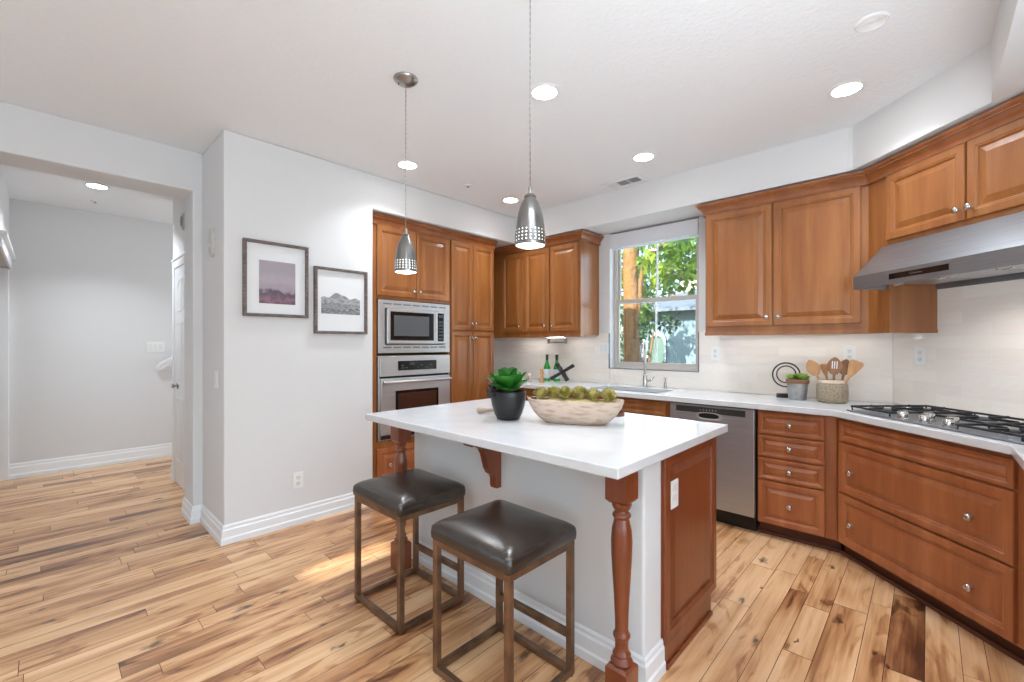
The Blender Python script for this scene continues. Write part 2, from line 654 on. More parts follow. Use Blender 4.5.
def build_floor():
    mb = MB()
    tones = []
    x = -7.0
    seams = [-0.351, -0.214, -0.131, -0.010, 0.102, 0.179]
    xs = []
    ws = [0.083, 0.108, 0.127]
    # planks laid so that the seams by the range come where the photo has them
    left = [seams[0]]
    while left[-1] > -7.0:
        left.append(left[-1] - random.choice(ws))
    xs = list(reversed(left)) + seams[1:]
    while xs[-1] < 3.1:
        xs.append(xs[-1] + random.choice(ws))
    g = 0.0011
    for i in range(len(xs) - 1):
        a, b = xs[i], xs[i + 1]
        y = -3.2 - random.random() * 1.2
        cuts = [y]
        if abs(a + 0.131) < 1e-6:
            cuts = [-3.3, -2.2, -1.4, -0.2, 0.8, 1.5, 2.355, 3.08, 4.1]
        elif abs(a + 0.214) < 1e-6:
            cuts = [-3.3, -2.0, -1.0, 0.3, 1.2, 2.9, 4.1]
        else:
            while cuts[-1] < 4.15:
                cuts.append(cuts[-1] + random.choice([0.45, 0.6, 0.85, 1.1, 1.35, 1.6]) * random.uniform(0.85, 1.15))
        for j in range(len(cuts) - 1):
            y0, y1 = cuts[j], cuts[j + 1]
            z = random.uniform(-0.0003, 0.0003)
            mb.add([(a + g, y0 + g, z), (b - g, y0 + g, z), (b - g, y1 - g, z), (a + g, y1 - g, z)], [(0, 1, 2, 3)])
            t = random.gauss(0.56 if a < -0.9 else 0.64, 0.10)
            if random.random() < 0.07 and a < -0.9:
                t -= 0.22
            t = min(max(t, 0.16), 0.98)
            if abs(a + 0.131) < 1e-6 and j == 6:
                t = 0.0
            tones.append((t, random.random(), random.random(), 1))
    n = len(mb.f)
    mb.box(-7.2, 3.2, -3.3, 4.2, -0.08, -0.003)
    me = bpy.data.meshes.new('floor')
    me.from_pydata([tuple(p) for p in mb.v], [], mb.f)
    me.materials.append(M['floor'])
    me.materials.append(mat('plank_gap', srgb(70, 44, 30), 0.8))
    att = me.color_attributes.new('plank', 'FLOAT_COLOR', 'CORNER')
    for p in me.polygons:
        c = tones[p.index] if p.index < n else (0, 0, 0, 1)
        if p.index >= n:
            p.material_index = 1
        for li in p.loop_indices:
            att.data[li].color = c
    o = bpy.data.objects.new('floor', me)
    C.objects.link(o)
    struct(o, 'wide hickory plank floor with knots and mixed brown and honey boards', 'floor')


build_floor()

# ceiling
mb = MB().box(-7.2, 3.2, -3.2, 4.25, CEIL, CEIL + 0.15)
struct(mb.build('ceiling', 'ceil'), 'white textured ceiling over the kitchen', 'ceiling')


def bullnose(mb_, name, m='wall', bevel=0.012):
    return struct(mb_.build(name, m, bevel=bevel, bseg=3))


# picture wall block and its return to the hall passage
poly = [(0.81, 0), (1.885, 0), (1.885, SOF), (3.999, SOF), (3.999, CEIL), (0.81, CEIL)]
YZX = Matrix(((0, 0, 1, 0), (1, 0, 0, 0), (0, 1, 0, 0), (0, 0, 0, 1)))
struct(MB().prism(poly, -4.24, XP, mx=YZX).build('wall_left', 'wall', bevel=0.012, bseg=3), 'white wall carrying the two framed pictures', 'wall')
# wall behind ovens
struct(MB().box(XL - 0.12, XL, 1.885, 4.0, 0, CEIL).build('wall_oven_side', 'wall'))
# header over the passage
poly = [(-0.25, SOF), (0.751, SOF), (0.751, 0), (0.8095, 0), (0.8095, CEIL), (-0.25, CEIL)]
struct(MB().prism(poly, -4.24, -3.94, mx=YZX).build('wall_passage_header', 'wall', bevel=0.010, bseg=3), 'white header above the passage to the hall', 'wall')
struct(MB().box(-4.24, -3.94, -3.1, -0.25, 0, CEIL).build('wall_passage_left', 'wall'))
# window wall with opening
wx0, wx1, wz0, wz1 = -2.385, -1.485, 1.075, 2.46
mb = MB()
mb.box(XL - 0.12, wx0, YW, YW + 0.2, 0, CEIL)
mb.box(wx1, 1.1, YW, YW + 0.2, 0, CEIL)
mb.box(wx0, wx1, YW, YW + 0.2, 0, wz0)
mb.box(wx0, wx1, YW, YW + 0.2, wz1, CEIL)
struct(mb.build('wall_back', 'wall'), 'white kitchen wall around the sink window', 'wall')
# diagonal wall behind the range
mb = MB().prism([(W0.x, W0.y), (XR, 2.94), (XR + 0.15, 3.0), (W0.x + 0.1, 4.2)], 0, CEIL)
struct(mb.build('wall_diagonal', 'wall'))
mb = MB().box(XR, XR + 0.15, 1.25, 3.0, 0, CEIL)
struct(mb.build('wall_right', 'wall'))
struct(MB().box(XR + 0.15, 3.15, 1.25, 1.4, 0, CEIL).build('wall_family_room', 'wall'))
# bulkheads
bx = 3.27 - 3.62
poly = [(XP, 3.62), (bx - 0.03, 3.62), (bx - 0.008, 3.613), (bx + 0.01, 3.597), (0.216, 3.05), (0.216, 1.25), (XR, 1.25), (XR, 2.94), (W0.x, YW), (XP, YW)]
# a shallower bulkhead opening above the window recess keeps one flat underside
struct(MB().prism(poly, SOF + 0.008, CEIL).build('trim_1', 'wall'), 'white bulkhead turning the corner above the wall cabinets', 'bulkhead')

# rest of the shell, behind and beside the camera
mb = MB()
mb.box(3.0, 3.15, -3.1, 1.25, 0, 0.15)
mb.box(3.0, 3.15, -3.1, 1.25, 2.4, CEIL)
mb.box(3.0, 3.15, 0.98, 1.25, 0.15, 2.4)
mb.box(3.0, 3.15, -3.1, -1.88, 0.15, 2.4)
struct(mb.build('wall_window_side', 'wall'))
# rear wall: closed except one unseen slot, shaped to cast the sun patch
hy = -3.1
ddy = 1.30 - hy
sunz0 = (1.03 - hy) * math.tan(SUN_EL)
sunz1 = (1.60 - hy) * math.tan(SUN_EL)
sx = -2.57 + 0.02 * ddy
mb = MB()
mb.box(-4.3, sx - 0.10, hy - 0.05, hy, 0, CEIL)
mb.box(sx + 0.10, 3.15, hy - 0.05, hy, 0, CEIL)
mb.box(sx - 0.10, sx + 0.10, hy - 0.05, hy, 0, sunz0)
mb.box(sx - 0.10, sx + 0.10, hy - 0.05, hy, sunz1, CEIL)
struct(mb.build('wall_rear', 'wall'))

# hall
struct(MB().box(-6.64, -6.52, -1.35, 2.7, 0, CEIL).build('wall_hall_far', 'wall'), 'plain white far wall of the hall', 'wall')
mb = MB().box(-6.52, -5.0, -0.36, -0.236, 2.06, CEIL)
mb.box(-5.0, -4.24, -0.36, -0.236, 0, CEIL)
struct(mb.build('wall_hall_left', 'wall'))
mb = MB().box(-6.52, -4.24, -1.35, -1.2, 0, CEIL)
mb.box(-4.30, -4.24, -1.2, -0.36, 0, CEIL)
struct(mb.build('wall_closet', 'wall'))
mb = MB().box(-6.5195, -6.47, -0.345, -0.236, 0, 2.06)
mb.box(-6.46, -4.98, -0.236, -0.215, 2.04, 2.13)
mb.box(-6.49, -4.96, -0.236, -0.190, 2.13, 2.16)
struct(mb.build('trim_2', 'trimw', bevel=0.006), 'white door casing at the far left end of the hall', 'casing')
struct(MB().box(-5.43, -4.2, 0.87, 0.99, 0, CEIL).build('wall_hall_right', 'wall', bevel=0.008))
struct(MB().box(-6.52, -4.5, 2.55, 2.7, 0, CEIL).build('wall_stairs', 'wall'))
struct(MB().box(-4.62, -4.5, 0.99, 2.6, 0, CEIL).build('wall_stairs_side', 'wall'))


# ------------------------------------------------------------------ baseboards
def base_run(name, pts, label=None, h=0.115, closed=False):
    """stepped baseboard along a path; outward side is to the left of travel"""
    prof = [(0, 0), (0.022, 0), (0.022, 0.035), (0.016, 0.045), (0.014, h * 0.72), (0.009, h * 0.78), (0.008, h * 0.92), (0.003, h), (0, h)]
    pts = [Vector(p) for p in pts]
    rs = []
    for i, p in enumerate(pts):
        d0 = (pts[i] - pts[i - 1]).normalized() if i > 0 else None
        d1 = (pts[i + 1] - pts[i]).normalized() if i < len(pts) - 1 else None
        if d0 is None:
            d0 = d1
        if d1 is None:
            d1 = d0
        n0 = Vector((-d0.y, d0.x))
        n1 = Vector((-d1.y, d1.x))
        m_ = (n0 + n1).normalized()
        m_ = m_ / max(m_.dot(n0), 0.3)
        rs.append([(p.x + m_.x * a, p.y + m_.y * a, z) for a, z in prof])
    o = MB().rings(rs).build(name, 'trimw')
    return struct(o, label, 'baseboard' if label else None)


base_run('baseboard_left', [(XP, 1.885), (XP, 0.81), (-3.94, 0.81), (-3.94, 0.751), (-4.235, 0.751)], 'white stepped baseboard along the picture wall and passage corner', h=0.125)
base_run('baseboard_hall', [(-6.52, 2.5), (-6.52, -0.235)], 'white stepped baseboard along the far hall wall', h=0.15)
base_run('baseboard_hall_corner', [(-5.33, 0.87), (-5.43, 0.87), (-5.43, 0.99)], h=0.15)


# ------------------------------------------------------------------ cabinets
def panel(x0, x1, z0, z1, rail=0.055, t=0.02, y=0.0, raised=0.034):
    def ring(i, d):
        return [(x0 + i, y - d, z0 + i), (x1 - i, y - d, z0 + i), (x1 - i, y - d, z1 - i), (x0 + i, y - d, z1 - i)]
    rs = [ring(0, 0), ring(0, t - 0.005), ring(0.002, t - 0.0015), ring(0.006, t), ring(rail - 0.016, t), ring(rail - 0.012, t - 0.003),
          ring(rail - 0.005, t - 0.0045), ring(rail, t - 0.0125), ring(rail + 0.004, t - 0.0125), ring(rail + raised, t - 0.003),
          ring(rail + raised + 0.002, t - 0.002)]
    return MB().rings(rs, True, True)


KPROF = [(0.009, 0.0), (0.009, 0.004), (0.006, 0.008), (0.006, 0.013), (0.012, 0.018), (0.0175, 0.022), (0.0175, 0.026), (0.012, 0.031), (0.003, 0.033)]


def knob(parent, x, z, y=-0.02):
    return MB().lathe(KPROF, 16, T(x, y, z) @ RX(pi / 2)).build('knob', 'chrome', parent, smooth=50)


def door(parent, name, x0, x1, z0, z1, m='wood', knobs=(), rail=0.055, raised=0.034):
    d = panel(x0, x1, z0, z1, rail, raised=raised).build(name, m, parent)
    for kx, kz in knobs:
        knob(d, kx, kz)
    return d


def carcass(parent, x0, x1, z0, z1, depth, m='wood', toe=None, stiles=()):
    mb = MB()
    if toe:
        mb.box(x0, x1, 0, depth, toe, z1)
    else:
        mb.box(x0, x1, 0, depth, z0, z1)
    b = mb.build('body', m, parent, bevel=0.0015, bseg=1)
    if toe:
        MB().box(x0, x1, 0.062, depth, 0, toe).build('toe_kick', 'toe', parent)
    return b


# ---- left wall: oven tower and pantry; local x runs along +Y of the room
FX = -3.47
DEP = FX - XL - 0.004
ot = thing('oven_cabinet', 'tall brown wood cabinet tower holding the microwave and oven', 'cabinet', (FX, 1.889, 0), pi / 2)
# local x = y - 1.889 ; frame with openings for appliances
L0, L1 = 0.0, 2.767 - 1.889
mb = MB()
mb.box(L0, 0.083, 0, DEP, 0.09, 2.372)
mb.box(L1 - 0.012, L1, 0, DEP, 0.09, 2.372)
mb.box(0.083, L1 - 0.012, 0, DEP, 1.715, 2.372)
mb.box(0.083, L1 - 0.012, 0, DEP, 0.09, 0.468)
mb.box(0.083, L1 - 0.012, 0.45, DEP, 0.468, 1.715)
mb.build('body', 'wood', ot, bevel=0.0015, bseg=1)
MB().box(L0, L1, 0.062, DEP, 0, 0.09).build('toe_kick', 'toe', ot)
door(ot, 'door', 0.078, 0.476, 1.742, 2.352, knobs=[(0.445, 1.80)])
door(ot, 'door', 0.482, 0.868, 1.742, 2.352, knobs=[(0.512, 1.80)])
door(ot, 'drawer', 0.078, 0.868, 0.125, 0.408, 'woodlow', knobs=[(0.195, 0.262), (0.75, 0.262)])

pt = thing('pantry_cabinet', 'tall brown wood pantry with four doors beside the oven', 'cabinet', (FX, 2.769, 0), pi / 2)
carcass(pt, 0, 0.619, 0.09, 2.372, DEP, toe=0.09)
door(pt, 'door', 0.012, 0.296, 1.462, 2.352, knobs=[(0.275, 1.53)], rail=0.05)
door(pt, 'door', 0.302, 0.600, 1.462, 2.352, knobs=[(0.325, 1.53)], rail=0.05)
door(pt, 'door', 0.012, 0.296, 0.12, 1.446, knobs=[(0.275, 1.382)], rail=0.05)
door(pt, 'door', 0.302, 0.600, 0.12, 1.446, knobs=[(0.325, 1.382)], rail=0.05)


def crown(name, pts, label, z0=2.352, m='woodcrown'):
    """crown moulding swept along the cabinet tops; outward to the left of travel"""
    prof = [(0.0006, 0.0), (0.020, 0.0), (0.020, 0.006), (0.013, 0.010), (0.015, 0.024), (0.022, 0.038), (0.036, 0.052), (0.044, 0.056), (0.044, 0.063), (0.050, 0.066), (0.058, 0.074), (0.058, 0.087), (0.0006, 0.087)]
    pts = [Vector(p) for p in pts]
    rs = []
    for i, p in enumerate(pts):
        d0 = (pts[i] - pts[i - 1]).normalized() if i > 0 else (pts[1] - pts[0]).normalized()
        d1 = (pts[i + 1] - pts[i]).normalized() if i < len(pts) - 1 else d0
        n0, n1 = Vector((-d0.y, d0.x)), Vector((-d1.y, d1.x))
        m_ = (n0 + n1).normalized()
        m_ = m_ / max(m_.dot(n0), 0.3)
        rs.append([(p.x + m_.x * a, p.y + m_.y * a, z0 + z) for a, z in prof])
    return tag(MB().rings(rs).build(name, m), label, 'moulding')


crown('crown_molding', [(FX, 3.388), (FX, 1.889)], 'brown crown moulding along the top of the oven tower and pantry')
crown('crown_molding', [(-2.513, 3.996), (-2.513, 3.664), (-4.06, 3.664)], 'brown crown moulding on the wall cabinet left of the window')

# ---- wall cabinet left of the window
ul = thing('wall_cabinet', 'brown wood wall cabinet between the pantry and the window', 'cabinet', (-4.07, 3.66, 0), 0)
carcass(ul, 0, 1.557, 1.41, 2.372, 0.336)
ux = 4.07
for a, b, kx in ((-3.60, -3.262, -3.30), (-3.245, -2.905, -2.94), (-2.89, -2.535, -2.855)):
    door(ul, 'door', a + ux, b + ux, 1.452, 2.338, knobs=[(kx + ux - (0.015 if kx < -2.9 else -0.0), 1.512)])
# bottom light rail
MB().box(0, 1.5585, -0.006, 0.02, 1.392, 1.418).build('bottom_rail', 'wood', ul, bevel=0.002)

# ---- wall cabinet right of the window
ur = thing('wall_cabinet', 'brown wood two-door wall cabinet right of the window', 'cabinet', (-1.31, 3.67, 0), 0)
lx = 1.31
mb = MB().prism([(0, 0), (lx - 0.28, 0), (lx - 0.17, -0.11), (lx - 0.17 + 0.215, 0.105), (lx - 0.17 + 0.0, 0.326), (0, 0.326)], 1.405, 2.372)
mb.build('body', 'wood', ur, bevel=0.0015, bseg=1)
door(ur, 'door', 0.012, 0.478, 1.455, 2.352, knobs=[(0.447, 1.52)])
door(ur, 'door', 0.488, lx - 0.318, 1.455, 2.352, knobs=[(0.520, 1.52)])
MB().prism([(-0.003, -0.006), (lx - 0.2825, -0.006), (lx - 0.172, -0.1165), (lx - 0.172 + 0.223, 0.105), (lx - 0.172 + 0.2, 0.11), (lx - 0.172 - 0.004, -0.09), (lx - 0.285, 0.02), (-0.003, 0.02)], 1.388, 1.412).build('bottom_rail', 'wood', ur, bevel=0.002)



def under_light(parent, x0, x1, y, z, p):
    MB().box(x0, x1, y - 0.02, y + 0.02, z - 0.012, z - 0.0005).build('under_light', 'plate', parent, bevel=0.002)
    d = bpy.data.lights.new('under_cabinet_lamp', 'AREA')
    d.shape = 'RECTANGLE'
    d.size = x1 - x0
    d.size_y = 0.03
    d.energy = p
    d.color = (1, 0.98, 0.95)
    o = bpy.data.objects.new('under_cabinet_lamp', d)
    C.objects.link(o)
    o.parent = parent
    o.location = ((x0 + x1) / 2, y, z - 0.014)


under_light(ul, 0.55, 1.45, 0.20, 1.41, 1.1)
under_light(ur, 0.10, 1.05, 0.20, 1.405, 0.75)

# ---- cabinet over the hood on the diagonal.  local frame: origin W0, x along the wall, -y into the room
RD = -pi / 4


def DG(u, v, z=0.0):
    """room point at distance u along and v out from the diagonal wall"""
    return Vector((W0.x + u * D2 - v * D2, W0.y - u * D2 - v * D2, z))


p = DG(0, 0.31)
uh = thing('hood_cabinet', 'short brown wood cabinet above the steel range hood', 'cabinet', (p.x, p.y, 0), RD)
carcass(uh, 0.292, 1.30, 1.925, 2.372, 0.306)
door(uh, 'door', 0.300, 0.762, 1.955, 2.352, knobs=[(0.735, 2.012)])
door(uh, 'door', 0.770, 1.225, 1.955, 2.352, knobs=[(0.797, 2.012)])
cp = [DG(1.33, 0.31), Vector((-0.28, 3.67)), Vector((-1.31, 3.67)), Vector((-1.31, 3.996))]
cp = [Vector((q.x, q.y)) for q in cp]
crown('crown_molding', cp, 'brown crown moulding turning the corner above the right wall cabinets')

# ---- base cabinets along the window wall
FY = 3.40
bd = thing('drawer_cabinet', 'brown base cabinet with four drawers right of the dishwasher', 'cabinet', (-0.862, FY, 0), 0)
mb = MB().prism([(0, 0), (0.440, 0), (0.451, -0.008), (0.46, 0.58), (0, 0.58)], 0.09, 0.874)
mb.build('body', 'woodlow', bd, bevel=0.0015, bseg=1)
MB().prism([(0, 0.062), (0.46, 0.062), (0.46, 0.58), (0, 0.58)], 0, 0.09).build('toe_kick', 'toe', bd)
for z0, z1, r in ((0.706, 0.852, 0.034), (0.551, 0.697, 0.034), (0.396, 0.542, 0.034), (0.098, 0.387, 0.05)):
    door(bd, 'drawer', 0.008, 0.388, z0, z1, 'woodlow', knobs=[(0.198, (z0 + z1) / 2)], rail=r, raised=0.024)

sb = thing('sink_cabinet', 'brown base cabinet under the sink left of the dishwasher', 'cabinet', (-2.44, FY, 0), 0)
carcass(sb, 0, 0.955, 0.09, 0.874, 0.58, 'wood', toe=0.09)
sbb = [c for c in sb.children if c.name.startswith('body')][0]
bpy.data.objects.remove(sbb)
mb = MB()
mb.box(0, 0.955, 0, 0.03, 0.09, 0.874)
mb.box(0, 0.02, 0.03, 0.58, 0.09, 0.874)
mb.box(0.935, 0.955, 0.03, 0.58, 0.09, 0.874)
mb.box(0.02, 0.935, 0.03, 0.58, 0.09, 0.11)
mb.build('body', 'wood', sb)
door(sb, 'false_drawer', 0.10, 0.475, 0.745, 0.858, rail=0.030, raised=0.022)
door(sb, 'false_drawer', 0.485, 0.93, 0.745, 0.858, rail=0.030, raised=0.022)
door(sb, 'door', 0.10, 0.475, 0.11, 0.735, knobs=[(0.44, 0.68)])
door(sb, 'door', 0.485, 0.93, 0.11, 0.735, knobs=[(0.515, 0.68)])
cb = thing('corner_cabinet', 'brown base cabinet in the corner beside the pantry', 'cabinet', (-3.45, FY, 0), 0)
carcass(cb, 0, 1.005, 0.09, 0.874, 0.58, 'wood', toe=0.09)
door(cb, 'drawer', 0.02, 0.99, 0.706, 0.858, knobs=[(0.5, 0.782)], rail=0.034, raised=0.024)
door(cb, 'door', 0.02, 0.5, 0.11, 0.695, knobs=[(0.46, 0.64)])
door(cb, 'door', 0.51, 0.99, 0.11, 0.695, knobs=[(0.55, 0.64)])

# ---- range base cabinet on the diagonal
FV = 0.60
p = DG(0, FV)
rb = thing('range_cabinet', 'wide brown angled base cabinet with deep drawers under the cooktop', 'cabinet', (p.x, p.y, 0), RD)
mb = MB().prism([(0.262, 0), (1.245, 0), (1.245, 0.3), (1.0, 0.55), (0.5, 0.55), (0.262, 0.32)], 0.09, 0.874)
mb.build('body', 'woodlow', rb, bevel=0.0015, bseg=1)
MB().prism([(0.262 - 0.02, 0.062), (1.27, 0.062), (1.2, 0.4), (0.4, 0.4)], 0, 0.09).build('toe_kick', 'toe', rb)
door(rb, 'false_drawer', 0.290, 1.217, 0.728, 0.850, 'woodlow', rail=0.034, raised=0.024)
door(rb, 'drawer', 0.290, 1.217, 0.415, 0.717, 'woodlow', knobs=[(0.40, 0.555), (1.06, 0.555)], rail=0.05)
door(rb, 'drawer', 0.290, 1.217, 0.103, 0.404, 'woodlow', knobs=[(0.40, 0.245), (1.06, 0.245)], rail=0.05)
q = DG(1.25, FV)
rc = thing('side_cabinet', 'brown base cabinet to the right of the range cabinet', 'cabinet', (q.x + 0.012, q.y - 0.012, 0), -pi / 2)
carcass(rc, 0, 1.1, 0.09, 0.874, 0.55, 'woodlow', toe=0.09)
door(rc, 'door', 0.02, 0.54, 0.11, 0.85, 'woodlow', knobs=[(0.5, 0.8)])
door(rc, 'door', 0.55, 1.08, 0.11, 0.85, 'woodlow', knobs=[(0.59, 0.8)])

# shoe moulding under the toe kicks
q1 = DG(0.20, FV - 0.050)
pts = [(-0.864, FY + 0.05), (-0.40, FY + 0.05), tuple(DG(0.24, FV - 0.052)[:2]), tuple(DG(1.25, FV - 0.052)[:2])]
mb = MB()
p0 = DG(0.243, FV - 0.04)
p1 = DG(1.24, FV - 0.04)
mb.prism([(-0.862, FY + 0.045), (-0.405, FY + 0.045), (p1.x, p1.y), (p1.x + 0.012, p1.y + 0.012), (-0.402, FY + 0.062), (-0.862, FY + 0.062)], 0, 0.022)
struct(mb.build('trim_3', 'toe', bevel=0.004), 'dark shoe moulding at the foot of the base cabinets', 'trim')

# ------------------------------------------------------------------ countertop with undermount sink
ctop = [(XL + 0.005, 3.394), (-3.44, 3.394), (-3.44, 3.325), (-0.428, 3.325), (0.243, 2.655), (0.243, 1.45), (XR - 0.006, 1.45), (XR - 0.006, 2.934), (W0.x - 0.004, YW - 0.013), (XL + 0.005, YW - 0.013)]
hole = [(-2.30, 3.46), (-2.30, 3.82), (-1.62, 3.82), (-1.62, 3.46)]
ct = MB().prism(ctop, 0.875, 0.914, holes=[hole]).build('countertop', 'quartz', bevel=0.004, bseg=2)
tag(ct, 'white quartz countertop running under the window and around the corner', 'countertop')
sk = MB()
x0, x1, y0, y1, zb = -2.305, -1.615, 3.455, 3.825, 0.69
sk.box(x0, x1, y0, y1, zb, zb + 0.004)
sk.box(x0 - 0.004, x0, y0, y1, zb, 0.8745)
sk.box(x1, x1 + 0.004, y0, y1, zb, 0.8745)
sk.box(x0, x1, y0 - 0.004, y0, zb, 0.8745)
sk.box(x0, x1, y1, y1 + 0.004, zb, 0.8745)
tag(sk.build('sink', 'steelh'), 'stainless undermount sink below the window', 'sink')

# ------------------------------------------------------------------ backsplash
struct(MB().box(0, wx0 - XL - 0.004, 0, 0.0115, 0.9145, 1.43).build('trim_4', 'tile'), 'glossy off-white tile backsplash left of the window', 'backsplash')
bpy.data.objects['trim_4'].location = (XL, YW - 0.0118, 0)
mb = MB().box(0, wx1 - wx0 + 0.0, 0, 0.0115, 0.9145, wz0)
mb.box(wx1 - wx0, W0.x - wx0 - 0.006, 0, 0.0115, 0.9145, 1.43)
struct(mb.build('trim_5', 'tile'), 'glossy off-white tile backsplash under and right of the window', 'backsplash').location = (wx0, YW - 0.0118, 0)
o = MB().box(0.006, 1.49, -0.0118, -0.0003, 0.9145, 1.98).build('trim_6', 'tile')
struct(o, 'glossy off-white tile backsplash behind the cooktop', 'backsplash')
o.location = (W0.x, W0.y, 0)
o.rotation_euler = (0, 0, RD)
# metal edge trim of the tiled window opening
e = 0.006
mb = MB()
mb.box(wx0 - e, wx0 + 0.001, YW - 0.016, YW + 0.002, wz0 - e, 1.43)
mb.box(wx1 - 0.001, wx1 + e, YW - 0.016, YW + 0.002, wz0 - e, 1.43)
mb.box(wx0 - e, wx1 + e, YW - 0.016, YW + 0.002, wz0 - e, wz0 + 0.001)
struct(mb.build('trim_7', 'greytrim'), 'grey metal edging around the tiled window opening', 'trim')

# ------------------------------------------------------------------ window 1
win = thing('window_1', 'double-hung kitchen window with white grille over the sink', 'window', (0, 0, 0))
win['kind'] = 'structure'
fy0, fy1 = YW + 0.075, YW + 0.135
a, b, z0, z1 = wx0 + 0.002, wx1 - 0.002, wz0 + 0.002, wz1 - 0.002


def frame_rect(mb, x0, x1, z0, z1, y0, y1, w, wb=None, wt=None):
    wb = wb or w
    wt = wt or w
    mb.box(x0, x0 + w, y0, y1, z0, z1)
    mb.box(x1 - w, x1, y0, y1, z0, z1)
    mb.box(x0 + w, x1 - w, y0, y1, z0, z0 + wb)
    mb.box(x0 + w, x1 - w, y0, y1, z1 - wt, z1)
    return mb


frame_rect(MB(), a, b, z0, z1, fy0, fy1, 0.035, 0.03, 0.03).build('window_frame', 'vinyl', win, bevel=0.003)
zm = 1.752
ls = frame_rect(MB(), a + 0.035, b - 0.035, z0 + 0.03, zm + 0.022, fy0 + 0.008, fy0 + 0.03, 0.024, 0.03, 0.044).build('lower_sash', 'vinyl', win, bevel=0.003)
us = frame_rect(MB(), a + 0.035, b - 0.035, zm - 0.02, z1 - 0.03, fy0 + 0.032, fy0 + 0.052, 0.024, 0.04, 0.03).build('upper_sash', 'vinyl', win, bevel=0.003)
MB().box(-1.937, -1.921, fy0 + 0.014, fy0 + 0.024, z0 + 0.06, zm - 0.02).build('muntin', 'trimw', ls)
MB().box(-1.937, -1.921, fy0 + 0.038, fy0 + 0.048, zm + 0.02, z1 - 0.06).build('muntin', 'trimw', us)
MB().box(a + 0.058, b - 0.058, fy0 + 0.0175, fy0 + 0.0205, z0 + 0.058, zm - 0.02).build('pane', 'glass', ls)
MB().box(a + 0.058, b - 0.058, fy0 + 0.041, fy0 + 0.044, zm + 0.018, z1 - 0.058).build('pane', 'glass', us)
MB().box(-2.10, -2.06, fy0 - 0.004, fy0 + 0.008, zm + 0.004, zm + 0.018).build('latch', 'vinyl', ls, bevel=0.002)

rs_ = thing('roller_shade', 'white roller shade rolled up at the top of the window', 'shade', (0, 0, 0))
mb = MB().box(a + 0.003, b - 0.003, YW - 0.012, YW + 0.004, 2.300, 2.440)
mb.build('fascia', 'shade', rs_, bevel=0.003)
MB().box(a + 0.006, b - 0.006, YW + 0.004, YW + 0.07, 2.425, 2.435).build('bracket_plate', 'shade', rs_)
MB().lathe([(0.030, 0), (0.030, b - a - 0.03)], 20, T(a + 0.015, YW + 0.04, 2.37) @ RY(pi / 2)).build('roll', 'shade', rs_, smooth=40)
MB().box(a + 0.01, b - 0.01, YW + 0.03, YW + 0.045, 2.285, 2.305).build('hem_bar', 'shade', rs_, bevel=0.003)

# ------------------------------------------------------------------ dishwasher
dw = thing('dishwasher', 'stainless steel dishwasher under the countertop beside the sink cabinet', 'dishwasher', (-1.478, FY, 0))
MB().box(0.003, 0.608, 0.0, 0.56, 0.10, 0.866).build('body', 'blackp', dw)
MB().box(0.006, 0.605, -0.034, 0.0, 0.115, 0.862).build('door', 'steel', dw, bevel=0.006)
dr = [c for c in dw.children if c.name.startswith('door')][0]
MB().box(0.055, 0.548, -0.0355, -0.034, 0.806, 0.850).build('control_strip', mat('grey_control_strip', srgb(74, 76, 78), 0.3, 0.4), dr, bevel=0.0005)
for i in range(6):
    MB().lathe([(0.003, 0), (0.003, 0.001)], 8, T(0.24 + i * 0.022, -0.0357, 0.83) @ RX(pi / 2)).build('indicator', 'plate', dr)
hp = [(0.245, 0), (0.262, 0), (0.262, 0), (0.245, 0)]
mb = MB()
n_ = 28
rs2 = []
for sc_, d in ((1.0, 0.034), (1.0, 0.0365), (0.88, 0.0375), (0.8, 0.035)):
    rs2.append([(0.30 + 0.095 * sc_ * math.copysign(abs(cos(t)) ** 0.6, cos(t)), -d, 0.786 + 0.028 * sc_ * math.copysign(abs(sin(t)) ** 0.8, sin(t))) for t in [2 * pi * k / n_ for k in range(n_)]])
mb.rings(rs2)
mb.build('handle_recess', 'steelb', dr, smooth=50)
mb = MB()
mb.rings([[(0.30 + 0.072 * s_ * math.copysign(abs(cos(t)) ** 0.6, cos(t)), -d, 0.788 + 0.018 * s_ * math.copysign(abs(sin(t)) ** 0.8, sin(t))) for t in [2 * pi * k / n_ for k in range(n_)]] for s_, d in ((1, 0.035), (1, 0.0378), (0.9, 0.0378))])
mb.build('handle_pocket', 'dark', dr)
MB().box(0.01, 0.6, 0.03, 0.06, 0.004, 0.105).build('toe_panel', 'blackp', dw)

# ------------------------------------------------------------------ microwave and oven (local x along +Y)
YO = 1.984
mw = thing('microwave', 'built-in stainless microwave above the wall oven', 'microwave', (FX, YO, 0), pi / 2)
MB().box(0.0, 0.764, 0.004, 0.40, 1.246, 1.70).build('body', 'blackp', mw)
mb = MB()
frame_rect(mb, -0.006, 0.772, 1.240, 1.706, -0.020, -0.001, 0.062, 0.075, 0.070)
tk = mb.build('trim_kit', 'steelb', mw, bevel=0.003)
for zz in (1.668, 1.284):
    for i in range(7):
        MB().box(0.04 + i * 0.100, 0.04 + i * 0.100 + 0.082, -0.0215, -0.0195, zz, zz + 0.012).build('vent_slot', 'greyslot', tk)
mwd = MB().box(0.066, 0.575, -0.046, -0.004, 1.322, 1.632).build('door', 'steelb', mw, bevel=0.004)
MB().box(0.095, 0.560, -0.0475, -0.044, 1.352, 1.608).build('window', 'blackg', mwd, bevel=0.002)
MB().box(0.13, 0.505, -0.0482, -0.0470, 1.392, 1.575).build('window_screen', mat('microwave_screen', srgb(86, 88, 90), 0.35), mwd)
cpn = MB().box(0.578, 0.702, -0.046, -0.004, 1.322, 1.632).build('control_panel', 'steelb', mw, bevel=0.004)
